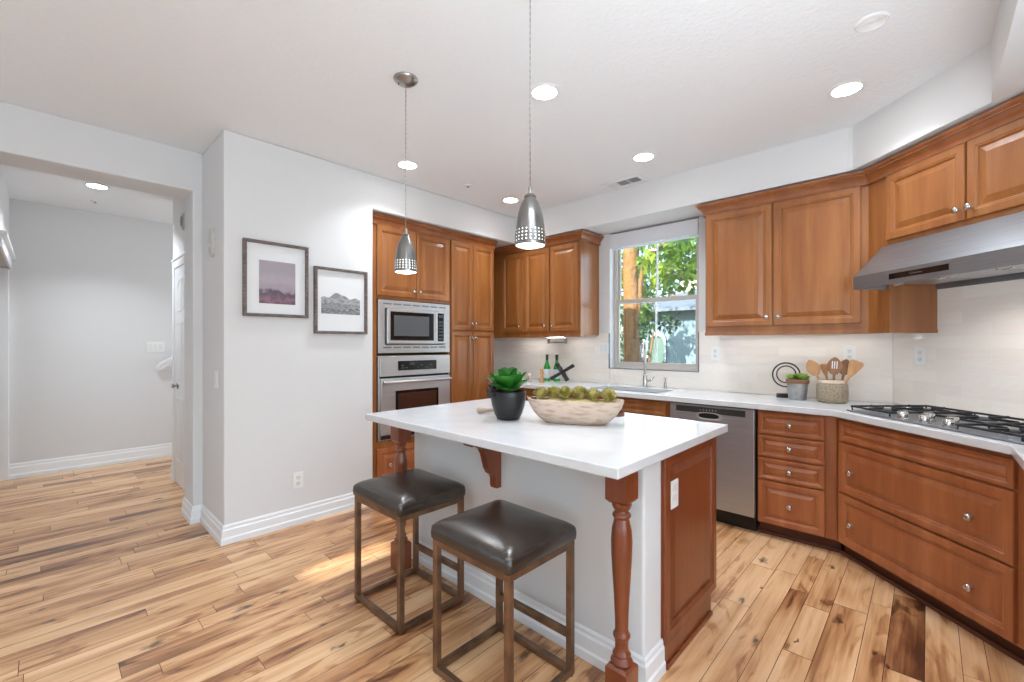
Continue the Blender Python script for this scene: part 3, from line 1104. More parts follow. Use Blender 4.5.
MB().box(0.607, 0.680, -0.0475, -0.045, 1.345, 1.615).build('keypad', 'blackg', cpn, bevel=0.002)
MB().box(0.618, 0.669, -0.0482, -0.0472, 1.575, 1.600).build('display', mat('dim_display', srgb(60, 78, 84), 0.2), cpn)
kg = mat('key_grey', srgb(66, 68, 70), 0.4)
for r_ in range(6):
    MB().box(0.616, 0.671, -0.0480, -0.0472, 1.362 + r_ * 0.032, 1.380 + r_ * 0.032).build('button_row', kg, cpn)

ov = thing('wall_oven', 'stainless steel wall oven with a bar handle under the microwave', 'oven', (FX, YO, 0), pi / 2)
MB().box(0.0, 0.764, 0.004, 0.43, 0.478, 1.208).build('body', 'blackp', ov)
MB().box(-0.006, 0.772, -0.014, -0.001, 0.474, 1.216).build('frame', 'steelb', ov, bevel=0.003)
cpo = MB().box(0.0, 0.766, -0.034, -0.014, 1.036, 1.212).build('control_panel', 'steelb', ov, bevel=0.004)
MB().box(0.178, 0.600, -0.0355, -0.033, 1.083, 1.168).build('display', 'blackg', cpo, bevel=0.001)
for i, (xx, zz, w_, h_) in enumerate([(0.21, 1.10, 0.03, 0.012), (0.25, 1.10, 0.03, 0.012), (0.21, 1.12, 0.03, 0.012), (0.30, 1.13, 0.05, 0.022), (0.38, 1.10, 0.02, 0.012), (0.42, 1.12, 0.02, 0.012), (0.47, 1.10, 0.03, 0.008), (0.52, 1.12, 0.03, 0.012)]):
    MB().box(xx, xx + w_, -0.0362, -0.0354, zz, zz + h_).build('key', kg, cpo)
od = MB().box(0.006, 0.760, -0.042, -0.014, 0.525, 1.018).build('door', 'steelb', ov, bevel=0.005)
MB().box(0.006, 0.760, -0.016, -0.0135, 1.018, 1.036).build('door_gap', 'dark', ov)
MB().box(0.148, 0.618, -0.0435, -0.040, 0.60, 0.905).build('window', 'blackg', od, bevel=0.003)
MB().box(0.172, 0.594, -0.0442, -0.0432, 0.625, 0.880).build('window_pane', mat('oven_glass', srgb(70, 44, 34), 0.08, spec=0.8), od)
mb = MB()
mb.tube([(0.015 + 0.736 * t, -0.068 - 0.020 * sin(pi * t), 0.985) for t in [k / 14 for k in range(15)]], 0.013, 12)
mb.box(0.02, 0.045, -0.07, -0.04, 0.974, 0.996)
mb.box(0.72, 0.745, -0.07, -0.04, 0.974, 0.996)
mb.build('handle', 'steelb', od, smooth=50)
MB().box(0.02, 0.746, -0.030, -0.013, 0.486, 0.515).build('bottom_vent', 'dark', ov)

# ------------------------------------------------------------------ range hood
HU0, HU1 = 0.285, 1.195
p = DG(0, 0)
hd = thing('range_hood', 'stainless steel slanted range hood under the short cabinet', 'range hood', (p.x, p.y, 0), RD)
yb = -0.014
# side profile (y, z), swept along x with tapering
lo = [(HU0, yb), (HU1, yb), (HU1, -0.515), (HU0, -0.515)]
mb = MB()
ra = [(HU0, yb, 1.735), (HU1, yb, 1.735), (HU1, -0.515, 1.735), (HU0, -0.515, 1.735)]
rb_ = [(HU0, yb, 1.922), (HU1, yb, 1.922), (HU1, -0.335, 1.922), (HU0, -0.335, 1.922)]
rc_ = [(HU0, yb, 1.7345), (HU1, yb, 1.7345), (HU1, -0.520, 1.7345), (HU0, -0.520, 1.7345)]
mb.rings([ra, rb_])
mb.build('canopy', 'steelh', hd)
mb = MB()
mb.box(HU0, HU1, -0.520, -0.508, 1.655, 1.7345)
mb.box(HU0, HU0 + 0.010, -0.508, yb, 1.655, 1.7345)
mb.box(HU1 - 0.010, HU1, -0.508, yb, 1.655, 1.7345)
mb.box(HU0 + 0.01, HU1 - 0.01, yb - 0.01, yb, 1.655, 1.7345)
lip = mb.build('lip', 'steelh', hd, bevel=0.0015)
MB().box(0.535, 0.865, -0.5215, -0.5195, 1.682, 1.712).build('control_window', 'blackg', lip)
MB().box(0.66, 0.73, -0.5220, -0.5214, 1.693, 1.699).build('display', kg, lip)
uf = MB().box(HU0 + 0.011, HU1 - 0.011, -0.507, yb - 0.011, 1.688, 1.694).build('underside', 'steelh', hd)
for k in range(3):
    x = HU0 + 0.06 + k * 0.27
    fl = frame_rect(MB(), 0, 0.25, 0, 0.36, 0, 0.006, 0.014)
    fo = MB()
    for (vv) in [0]:
        fo.box(x, x + 0.25, -0.44, -0.08, 1.680, 1.687)
    ff = fo.build('filter', 'steel', uf, bevel=0.002)
    hpnts = [(x + 0.10, -0.40, 1.680), (x + 0.10, -0.40, 1.664), (x + 0.115, -0.40, 1.660), (x + 0.155, -0.40, 1.660), (x + 0.17, -0.40, 1.664), (x + 0.17, -0.40, 1.680)]
for k in range(3):
    x = HU0 + 0.06 + k * 0.27
    MB().tube([(x + 0.09, -0.41, 1.681), (x + 0.09, -0.41, 1.668), (x + 0.10, -0.41, 1.661), (x + 0.15, -0.41, 1.661), (x + 0.16, -0.41, 1.668), (x + 0.16, -0.41, 1.681)], 0.0035, 6).build('filter_handle', 'chrome', uf, smooth=40)
hl_ = bpy.data.lights.new('hood_fill_lamp', 'AREA')  # added lamp to brighten the tile below the hood
hl_.shape = 'RECTANGLE'
hl_.size = 0.4
hl_.size_y = 0.06
hl_.energy = 1.8
hl_.spread = radians(125)
ho_ = bpy.data.objects.new('hood_fill_lamp', hl_)
C.objects.link(ho_)
ho_.parent = hd
ho_.location = (0.86, -0.28, 1.676)
for xx in (HU0 + 0.03, HU1 - 0.03):
    MB().lathe([(0.024, 0.0), (0.024, -0.004), (0.018, -0.004), (0.016, -0.001)], 18, T(xx + (0.02 if xx < 0.6 else -0.02), -0.465, 1.688)).build('hood_lamp', 'plate', uf, smooth=30)

# ------------------------------------------------------------------ cooktop
ck = thing('cooktop', 'stainless gas cooktop with black iron grates on the angled counter', 'cooktop', (p.x, p.y, 0.9145), RD)
CU0, CU1, CV0, CV1 = 0.335, 1.245, -0.605, -0.10
MB().rings([[(CU0 + i, CV0 + i, z), (CU1 - i, CV0 + i, z), (CU1 - i, CV1 - i, z), (CU0 + i, CV1 - i, z)] for i, z in ((0.004, 0), (0, 0.003), (0, 0.006), (0.006, 0.010), (0.02, 0.010), (0.03, 0.006))]).build('tray', 'steelh', ck, smooth=30)
burn = [(0.475, -0.24, 0.035), (0.475, -0.475, 0.045), (0.79, -0.26, 0.055), (1.10, -0.24, 0.045), (1.10, -0.475, 0.035)]
for (x, y, r) in burn:
    bo = MB().lathe([(r + 0.012, 0.006), (r + 0.012, 0.012), (r, 0.015), (r, 0.022)], 24, T(x, y, 0)).build('burner', 'steel', ck, smooth=30)
    MB().lathe([(r * 0.9, 0.022), (r * 0.95, 0.026), (r * 0.8, 0.032), (0.004, 0.033)], 24, T(x, y, 0)).build('burner_cap', 'iron', bo, smooth=30)


def grate(x0, x1, y0, y1, cx, cys):
    mb = MB()
    w, z0, z1 = 0.0085, 0.026, 0.037
    mb.box(x0, x0 + w, y0, y1, z0, z1)
    mb.box(x1 - w, x1, y0, y1, z0, z1)
    mb.box(x0 + w, x1 - w, y0, y0 + w, z0, z1)
    mb.box(x0 + w, x1 - w, y1 - w, y1, z0, z1)
    ym = (y0 + y1) / 2
    if len(cys) > 1:
        mb.box(x0 + w, x1 - w, ym - w / 2, ym + w / 2, z0, z1)
    for cy in cys:
        hy_ = (y1 - y0) / (2 * len(cys))
        lo_, hi_ = cy - hy_ + 0.01, cy + hy_ - 0.01
        mb.box(x0 + w, cx - 0.025, cy - w / 2, cy + w / 2, z0 + 0.002, z1 + 0.004)
        mb.box(cx + 0.025, x1 - w, cy - w / 2, cy + w / 2, z0 + 0.002, z1 + 0.004)
        mb.box(cx - w / 2, cx + w / 2, max(lo_, y0 + w), cy - 0.025, z0 + 0.002, z1 + 0.004)
        mb.box(cx - w / 2, cx + w / 2, cy + 0.025, min(hi_, y1 - w), z0 + 0.002, z1 + 0.004)
    for x in (x0 + 0.001, x1 - w - 0.001):
        for y in (y0 + 0.004, y1 - w - 0.004):
            mb.box(x, x + w, y, y + w, 0.008, z0)
    return mb.build('grate', 'iron', ck, bevel=0.0025, bseg=1)


grate(0.350, 0.615, -0.592, -0.118, 0.475, [-0.475, -0.24])
grate(0.623, 0.952, -0.420, -0.118, 0.79, [-0.26])
grate(0.960, 1.225, -0.592, -0.118, 1.10, [-0.475, -0.24])
for (x, y) in ((0.662, -0.560), (0.722, -0.475), (0.782, -0.560), (0.842, -0.475), (0.902, -0.560)):
    MB().lathe([(0.027, 0.006), (0.027, 0.013), (0.022, 0.016), (0.0235, 0.042), (0.020, 0.047), (0.004, 0.048)], 20, T(x, y, 0)).box(x - 0.004, x + 0.004, y - 0.022, y + 0.022, 0.047, 0.053).build('knob', 'chrome', ck, smooth=40)

# ------------------------------------------------------------------ island
isl = thing('kitchen_island', 'white paneled kitchen island with a wood end panel and turned legs', 'island', (0, 0, 0))
MB().box(-2.385, -0.735, 1.282, 2.37, 0.876, 0.914).build('countertop', 'quartz', isl, bevel=0.004)
MB().box(-2.31, -0.785, 1.565, 1.717, 0, 0.8755).build('knee_wall', 'wall', isl, bevel=0.012, bseg=3)
mb = MB().box(-2.305, -0.786, 1.7175, 2.316, 0.095, 0.8755)
mb.box(-2.305, -0.786, 1.7175, 2.236, 0.0, 0.095)
mb.build('cabinet_body', 'woodisl', isl, bevel=0.0015, bseg=1)
# raised end panel facing +X : local x -> +Y
ep = panel(1.722, 2.312, 0.098, 0.868, rail=0.058, t=0.016)
ep.v = [Vector((-0.786 - q.y, q.x, q.z)) for q in ep.v]
endp = ep.build('end_panel', 'woodisl', isl)
MB().box(-0.786, -0.773, 1.72, 2.236, 0.0, 0.096).build('end_plinth', 'woodisl', isl)
MB().box(-0.7725, -0.762, 1.725, 2.236, 0.0, 0.020).build('shoe_molding', 'woodisl', isl, bevel=0.004)
for xx in (-2.28, -1.78, -1.28):
    d = MB()
    pm = panel(0, 0.47, 0.11, 0.86, rail=0.055)
    pm.v = [Vector((xx + 0.47 - q.x, 2.3165 - q.y, q.z)) for q in pm.v]
    dd = pm.build('door', 'woodisl', isl)
    MB().lathe(KPROF, 16, T(xx + 0.44, 2.336, 0.80) @ RX(-pi / 2)).build('knob', 'chrome', dd, smooth=50)


# baseboard round the white knee wall
pts = [Vector(q) for q in ((-2.31, 1.717), (-2.31, 1.565), (-0.785, 1.565), (-0.785, 1.717))]
prof = [(0, 0), (0.018, 0), (0.018, 0.035), (0.013, 0.045), (0.012, 0.095), (0.007, 0.105), (0.0065, 0.118), (0.002, 0.128), (0, 0.128)]
rs = []
for (x, y), (nx, ny) in zip(pts, ((-1, 0), (-1, -1), (1, -1), (1, 0))):
    rs.append([(x + nx * a, y + ny * a, z) for a, z in prof])
MB().rings(rs).build('baseboard', 'trimw', isl)


def turned_leg(x0, y0, parent):
    w = 0.086
    cx, cy = x0 + w / 2, y0 + w / 2
    h = w / 2
    mb = MB()

    def sq(hh, z):
        return [(cx - hh, cy - hh, z), (cx + hh, cy - hh, z), (cx + hh, cy + hh, z), (cx - hh, cy + hh, z)]
    mb.rings([sq(h, 0.0), sq(h, 0.150), sq(h - 0.010, 0.160)])
    mb.rings([sq(h - 0.010, 0.745), sq(h, 0.757), sq(h, 0.8755)])
    pr = [(0.034, 0.155), (0.036, 0.163), (0.040, 0.170), (0.036, 0.178), (0.030, 0.184), (0.028, 0.190), (0.033, 0.197), (0.028, 0.204), (0.024, 0.212),
          (0.0235, 0.235), (0.026, 0.250), (0.031, 0.258), (0.031, 0.266), (0.026, 0.272), (0.0235, 0.285), (0.0245, 0.33), (0.028, 0.40), (0.033, 0.48),
          (0.0375, 0.56), (0.0385, 0.61), (0.035, 0.65), (0.028, 0.678), (0.026, 0.686), (0.032, 0.692), (0.034, 0.698), (0.031, 0.705), (0.025, 0.710),
          (0.024, 0.716), (0.030, 0.722), (0.036, 0.735), (0.036, 0.747)]
    mb.lathe(pr, 28, T(cx, cy, 0))
    return mb.build('leg', 'woodisl', parent, smooth=35)


turned_leg(-0.855, 1.400, isl)
turned_leg(-2.304, 1.400, isl)
# corbel bracket
co = [(1.565, 0.8755), (1.345, 0.8755), (1.345, 0.862), (1.352, 0.846), (1.368, 0.838), (1.392, 0.838), (1.418, 0.830), (1.440, 0.812), (1.456, 0.785), (1.466, 0.750), (1.476, 0.715), (1.492, 0.688), (1.515, 0.672), (1.523, 0.656), (1.523, 0.622), (1.530, 0.606), (1.565, 0.606)]
mb = MB()
x0, x1 = -1.590, -1.548
mb.rings([[(x0, y, z) for y, z in co], [(x1, y, z) for y, z in co]])
mb.build('corbel', 'woodisl', isl, bevel=0.002, bseg=1)
mb = MB().box(-0.7735, -0.7685, 1.773, 1.843, 0.636, 0.752)
sp_ = mb.build('outlet_plate', 'plate', isl, bevel=0.002)
for z in (0.666, 0.708):
    MB().box(-0.7685, -0.7675, 1.790, 1.826, z - 0.0, z + 0.026).build('socket', mat('socket_white', srgb(226, 226, 224), 0.3), sp_, bevel=0.002)


# ------------------------------------------------------------------ stools
def rrect(hx, hy, r, z, n=5):
    out = []
    for (cx, cy, a0) in ((hx - r, hy - r, 0), (-hx + r, hy - r, pi / 2), (-hx + r, -hy + r, pi), (hx - r, -hy + r, 1.5 * pi)):
        for k in range(n + 1):
            a = a0 + pi / 2 * k / n
            out.append((cx + r * cos(a), cy + r * sin(a), z))
    return out


def make_stool():
    st = thing('bar_stool', 'dark leather bar stool with bronze metal frame, farther left of the two', 'stool', (-1.946, 1.290, 0), 0)
    hx, hy = 0.2125, 0.190
    t = 0.0255
    z0, z1 = 0.0, 0.538
    for sx_ in (-1, 1):
        for sy_ in (-1, 1):
            x, y = sx_ * (hx - t / 2), sy_ * (hy - t / 2)
            lg = MB().box(x - t / 2, x + t / 2, y - t / 2, y + t / 2, 0.004, z1 - t).build('leg', 'bronze', st, bevel=0.002)
            MB().lathe([(0.011, 0), (0.011, 0.0045)], 12, T(x, y, 0)).build('glide', 'blackp', lg)
    a, b = hx - t, hy - t
    mb = MB()
    mb.box(-a - t, a + t, -hy, -hy + t, z1 - t, z1)
    mb.box(-a - t, a + t, hy - t, hy, z1 - t, z1)
    mb.box(-hx, -hx + t, -b, b, z1 - t, z1)
    mb.box(hx - t, hx, -b, b, z1 - t, z1)
    mb.build('seat_frame', 'bronze', st, bevel=0.002)
    for (x0, x1, y0, y1) in ((-a, a, -hy, -hy + t), (-a, a, hy - t, hy), (-hx, -hx + t, -b, b), (hx - t, hx, -b, b)):
        MB().box(x0, x1, y0, y1, 0.006, 0.006 + t).build('floor_rail', 'bronze', st, bevel=0.002)
    MB().box(-a, a, hy - t, hy, 0.150, 0.150 + t).build('footrest', 'bronze', st, bevel=0.002)
    # cushion
    rs = []
    cx, cy = hx + 0.009, hy + 0.010
    for i, z, r in ((0.008, 0.0, 0.014), (0.0, 0.008, 0.02), (-0.002, 0.028, 0.022), (0.0, 0.048, 0.022), (0.003, 0.054, 0.022), (0.0045, 0.0535, 0.022), (0.009, 0.060, 0.024), (0.022, 0.069, 0.03), (0.045, 0.077, 0.04), (0.075, 0.084, 0.05), (0.11, 0.089, 0.05), (0.145, 0.091, 0.03), (0.170, 0.092, 0.01)):
        rs.append(rrect(cx - i, cy - i, min(r, cy - i - 0.0005), 0.538 + z, 5))
    MB().rings(rs).build('cushion', 'leather', st, smooth=60)
    return st


st1 = make_stool()
st2 = copy_tree(st1)
st2.location = (-1.238, 1.262, 0)
st2['label'] = 'dark leather bar stool with bronze metal frame, nearer right of the two'
for o in (st1, st2):
    o['group'] = 'stools at the island'


# ------------------------------------------------------------------ pendants
def pendant(x, y, zb, label):
    pd = thing('pendant_lamp', label, 'lamp', (x, y, CEIL), 0, group='pendants over the island')
    zb -= CEIL
    can = MB().lathe([(0.064, 0.0), (0.064, -0.006), (0.058, -0.014), (0.040, -0.026), (0.014, -0.033), (0.006, -0.036)][::-1], 28).build('canopy', 'nickel', pd, smooth=50)
    for a in (0.9, 4.0):
        MB().sphere((0.038 * cos(a), 0.038 * sin(a), -0.029), 0.004, seg=8, rg=5).build('screw', 'dark', can)
    mb = MB()
    n = 120
    ztop = zb + 0.232
    for ph in (0, pi):
        mb.tube([(0.0012 * cos(ph + k * 0.8), 0.0012 * sin(ph + k * 0.8), -0.034 + (ztop + 0.034) * k / n) for k in range(n + 1)], 0.0013, 5)
    mb.build('cord', 'nickel', pd, smooth=60)
    MB().lathe([(0.004, 0.236), (0.0075, 0.232), (0.0085, 0.220), (0.007, 0.214), (0.010, 0.208), (0.010, 0.196)][::-1], 18, T(0, 0, zb)).build('stem', 'nickel', pd, smooth=50)
    # shade with rows of square holes
    prof = [(0.0585, 0.0), (0.0605, 0.004), (0.0608, 0.010), (0.0608, 0.012), (0.0607, 0.0150), (0.0606, 0.0205), (0.0604, 0.0285), (0.0602, 0.0340), (0.0598, 0.0420), (0.0593, 0.0475), (0.0587, 0.0555), (0.0578, 0.0610),
            (0.0570, 0.066), (0.0548, 0.085), (0.0510, 0.110), (0.0458, 0.135), (0.0385, 0.158), (0.0300, 0.176), (0.0235, 0.186), (0.0225, 0.189), (0.0245, 0.192), (0.0215, 0.199), (0.0150, 0.204), (0.0090, 0.206)]
    seg = 44
    holes = {4: 0, 6: 0, 8: 0, 10: 0}
    vs, fs = [], []
    nn = seg * 2
    for r, z in prof:
        for j in range(seg):
            w = 0.62
            for k, o_ in enumerate((0, w)):
                a = 2 * pi * (j + o_) / seg
                ruf = 1.0 + (0.012 if (0.062 < z < 0.18) else 0) * cos(a * 12)
                vs.append((r * ruf * cos(a), r * ruf * sin(a), z))
    for i in range(len(prof) - 1):
        for j in range(nn):
            if i in holes and j % 2 == 0 and (j // 2) % 2 == 0:
                continue
            k = (j + 1) % nn
            fs.append((i * nn + j, i * nn + k, (i + 1) * nn + k, (i + 1) * nn + j))
    mb = MB().add(vs, fs, T(0, 0, zb))
    sh = mb.build('lamp_shade', 'pendmetal', pd, smooth=50)
    so = sh.modifiers.new('thickness', 'SOLIDIFY')
    so.thickness = 0.0012
    so.offset = -1
    MB().lathe([(0.0560, 0.003), (0.0575, 0.02), (0.0545, 0.060), (0.052, 0.075)], 32, T(0, 0, zb), True, True).build('glass_diffuser', 'bulb', pd, smooth=50)
    l = bpy.data.lights.new('pendant_light', 'POINT')
    l.energy = 3
    l.shadow_soft_size = 0.04
    l.color = (1, 0.97, 0.94)
    lo = bpy.data.objects.new('pendant_light', l)
    C.objects.link(lo)
    lo.parent = pd
    lo.location = (0, 0, zb - 0.05)
    return pd


pendant(-2.035, 1.328, 1.703, 'brushed metal pendant lamp hanging at the left over the island')
pendant(-1.143, 1.316, 1.707, 'brushed metal pendant lamp hanging at the right over the island')


# ------------------------------------------------------------------ recessed lights and ceiling fittings
def can_light(x, y, label, p=6.8):
    t = thing('recessed_light', label, 'light', (x, y, CEIL), 0, group=None)
    MB().lathe([(0.088, 0.0), (0.088, -0.004), (0.080, -0.007), (0.068, -0.005), (0.068, 0.0)], 32, cap0=False, cap1=False).build('trim_ring', 'trimw', t, smooth=50)
    MB().lathe([(0.068, -0.0035), (0.004, -0.0035)], 32).build('lens', 'lamp', t)
    d = bpy.data.lights.new('recessed_lamp', 'AREA')
    d.shape = 'DISK'
    d.size = 0.14
    d.energy = p
    d.spread = radians(118)
    d.color = (0.86, 0.93, 1.0)
    o = bpy.data.objects.new('recessed_lamp', d)
    C.objects.link(o)
    o.parent = t
    o.location = (0, 0, -0.012)
    return t


can_light(-1.573, 1.935, 'round recessed ceiling light beside the right pendant cord')
can_light(-3.000, 1.975, 'round recessed ceiling light behind the left pendant cord')
can_light(-2.995, 3.155, 'round recessed ceiling light in the far ceiling corner near the pantry')
can_light(-1.570, 3.120, 'round recessed ceiling light near the ceiling air vent')
can_light(-0.330, 3.065, 'round recessed ceiling light near the angled wall cabinets', 7)
can_light(-5.433, 0.324, 'round recessed ceiling light in the hall', 15)
can_light(-0.2, 0.6, 'round recessed ceiling light behind the camera', 6)
can_light(-1.8, -0.6, 'round recessed ceiling light behind the camera to the left', 6)
can_light(0.6, -1.6, 'round recessed ceiling light over the family room', 6)

vt = thing('ceiling_vent', 'white rectangular air vent in the ceiling by the window bulkhead', 'vent', (-1.935, 3.492, CEIL))
frame_rect(MB(), -0.185, 0.185, -0.09, 0.09, -0.006, 0, 0.025)
mb = MB()
fr = [(-0.185, -0.09), (0.185, -0.09), (0.185, 0.09), (-0.185, 0.09)]
mb.prism(fr, -0.007, -0.0005, holes=[[(-0.06, -0.055), (-0.06, 0.055), (0.035, 0.055), (0.035, -0.055)], [(0.045, -0.055), (0.045, 0.055), (0.14, 0.055), (0.14, -0.055)], [(-0.16, -0.055), (-0.16, 0.055), (-0.07, 0.055), (-0.07, -0.055)]])
mb.build('frame', 'trimw', vt, bevel=0.0015, bseg=1)
MB().box(-0.165, 0.145, -0.06, 0.06, -0.0012, -0.0004).build('duct', 'dark', vt)
mb = MB()
for c0, sg in ((-0.06, 1), (0.045, 1)):
    for k in range(5):
        mb.box(-0.0012, 0.0012, -0.055, 0.055, -0.002, 0.002, T(c0 + 0.012 + k * 0.0175, 0, -0.0045))
for k in range(9):
    mb.box(-0.005, 0.005, -0.055, 0.055, -0.001, 0.001, T(-0.155 + k * 0.0105, 0, -0.0045) @ RY(0.25))
mb.build('louvres', 'trimw', vt)
sp = thing('ceiling_speaker', 'round white speaker cover in the ceiling above the range', 'speaker', (-0.180, 2.500, CEIL))
MB().lathe([(0.062, 0), (0.062, -0.004), (0.056, -0.008), (0.052, -0.005), (0.010, -0.005)], 36).build('cover', 'trimw', sp, smooth=40)
mb = MB()
for r_ in (0.015, 0.026, 0.037, 0.046):
    mb.lathe([(r_, -0.0050), (r_ + 0.003, -0.0065), (r_ + 0.006, -0.0050)], 30, cap0=False, cap1=False)
mb.build('grille_rings', 'plate', sp, smooth=40)


def small_round(name, x, y, label, cat, r=0.035, h=0.010):
    t = thing(name, label, cat, (x, y, CEIL))
    MB().lathe([(r, 0), (r, -h * 0.5), (r * 0.8, -h), (r * 0.3, -h * 1.1)], 24).build('cover', 'trimw', t, smooth=40)
    MB().lathe([(r * 0.3, -h), (r * 0.28, -h - 0.008), (r * 0.4, -h - 0.010), (0.002, -h - 0.011)], 14).build('head', 'nickel', t, smooth=40)


small_round('fire_sprinkler', -2.988, 2.595, 'small round sprinkler in the ceiling between two recessed lights', 'sprinkler')
small_round('fire_sprinkler', -6.02, 0.345, 'small round sprinkler in the hall ceiling', 'sprinkler')


# ------------------------------------------------------------------ wall plates
def plate(name, label, cat, loc, rz, w=0.072, h=0.116, kind='outlet', gangs=1):
    t = thing(name, label, cat, loc, rz)
    MB().box(-w / 2, w / 2, -0.006, -0.0003, -h / 2, h / 2).build('plate', 'plate', t, bevel=0.002)
    so = mat('fixture_ivory', srgb(228, 228, 225), 0.35)
    for g in range(gangs):
        gx = (g - (gangs - 1) / 2) * 0.046
        if kind == 'outlet':
            for zz in (-0.021, 0.021):
                s_ = MB().lathe([(0.0165, 0.006), (0.0165, 0.0085), (0.015, 0.0095)], 20, T(gx, 0, zz) @ RX(pi / 2)).build('socket', so, t, smooth=30)
                mb = MB()
                mb.box(gx - 0.007, gx - 0.005, -0.0100, -0.0094, zz - 0.002, zz + 0.008)
                mb.box(gx + 0.005, gx + 0.007, -0.0100, -0.0094, zz - 0.002, zz + 0.008)
                mb.box(gx - 0.002, gx + 0.002, -0.0100, -0.0094, zz - 0.010, zz - 0.006)
                mb.build('slots', 'greyslot', s_)
        else:
            MB().box(gx - 0.0165, gx + 0.0165, -0.009, -0.006, -0.033, 0.033).build('rocker', so, t, bevel=0.001)
    return t


TY = YW - 0.012
plate('wall_outlet', 'white outlet on the tile just right of the window', 'outlet', (-1.339, TY, 1.238), 0)
plate('wall_outlet', 'white outlet on the tile behind the utensil basket', 'outlet', (-0.411, TY, 1.248), 0)
q = DG(0.205, 0.012)
plate('wall_outlet', 'white outlet on the angled tile wall behind the cooktop', 'outlet', (q.x, q.y, 1.243), RD)
plate('light_switch', 'white double switch plate on the tile left of the window', 'switch', (-2.448, TY, 1.275), 0, w=0.118, kind='switch', gangs=2)
plate('wall_outlet', 'white outlet low on the wall below the framed pictures', 'outlet', (XP, 1.281, 0.318), pi / 2)
plate('light_switch', 'white switch plate on the narrow return beside the passage', 'switch', (-3.545, 0.81, 1.075), 0, kind='switch')
plate('light_switch', 'white triple switch plate on the far hall wall', 'switch', (-6.52, 0.885, 1.285), pi / 2, w=0.16, kind='switch', gangs=3)
th = thing('door_chime', 'small oval grey-white device high on the narrow return wall', 'chime', (-3.617, 0.81, 2.023))
MB().rings([[(x * 0.045, -0.0005 - d, z * 0.10) for x, z in [(cos(2 * pi * k / 24), sin(2 * pi * k / 24)) for k in range(24)]] for d in (0, 0.02)] + [[(x * 0.036, -0.026, z * 0.085) for x, z in [(cos(2 * pi * k / 24), sin(2 * pi * k / 24)) for k in range(24)]]]).build('housing', mat('beige_plastic', srgb(200, 198, 192), 0.4), th, smooth=40)
MB().box(-0.012, 0.012, -0.028, -0.0255, -0.03, -0.01).build('button', 'plate', th)
dc = thing('wall_speaker', 'small round grey device above the hall door', 'speaker', (-4.86, 0.87, 2.42))
MB().lathe([(0.075, 0.0005), (0.075, 0.018), (0.06, 0.028), (0.01, 0.030)], 26, RX(pi / 2)).build('housing', mat('beige_grille', srgb(186, 184, 178), 0.5), dc, smooth=40)
MB().lathe([(0.045, 0.029), (0.045, 0.032), (0.005, 0.0325)], 20, RX(pi / 2)).build('grille', 'greyslot', dc, smooth=40)
th2 = thing('towel_holder', 'white and grey metal paper towel bar under the left wall cabinet', 'towel holder', (-2.99, 3.90, 1.41))
MB().box(-0.125, 0.125, -0.045, 0.045, -0.026, -0.020).build('mounting_plate', 'plate', th2)
MB().box(-0.10, 0.10, -0.03, 0.03, -0.020, -0.0005).build('spacer', 'plate', th2)
for xx in (-0.125, 0.117):
    MB().box(xx, xx + 0.008, -0.018, 0.018, -0.085, -0.026).build('arm', 'nickel', th2, bevel=0.002)
MB().lathe([(0.008, 0), (0.008, 0.234)], 14, T(-0.117, 0, -0.072) @ RY(pi / 2)).build('bar', 'nickel', th2, smooth=40)


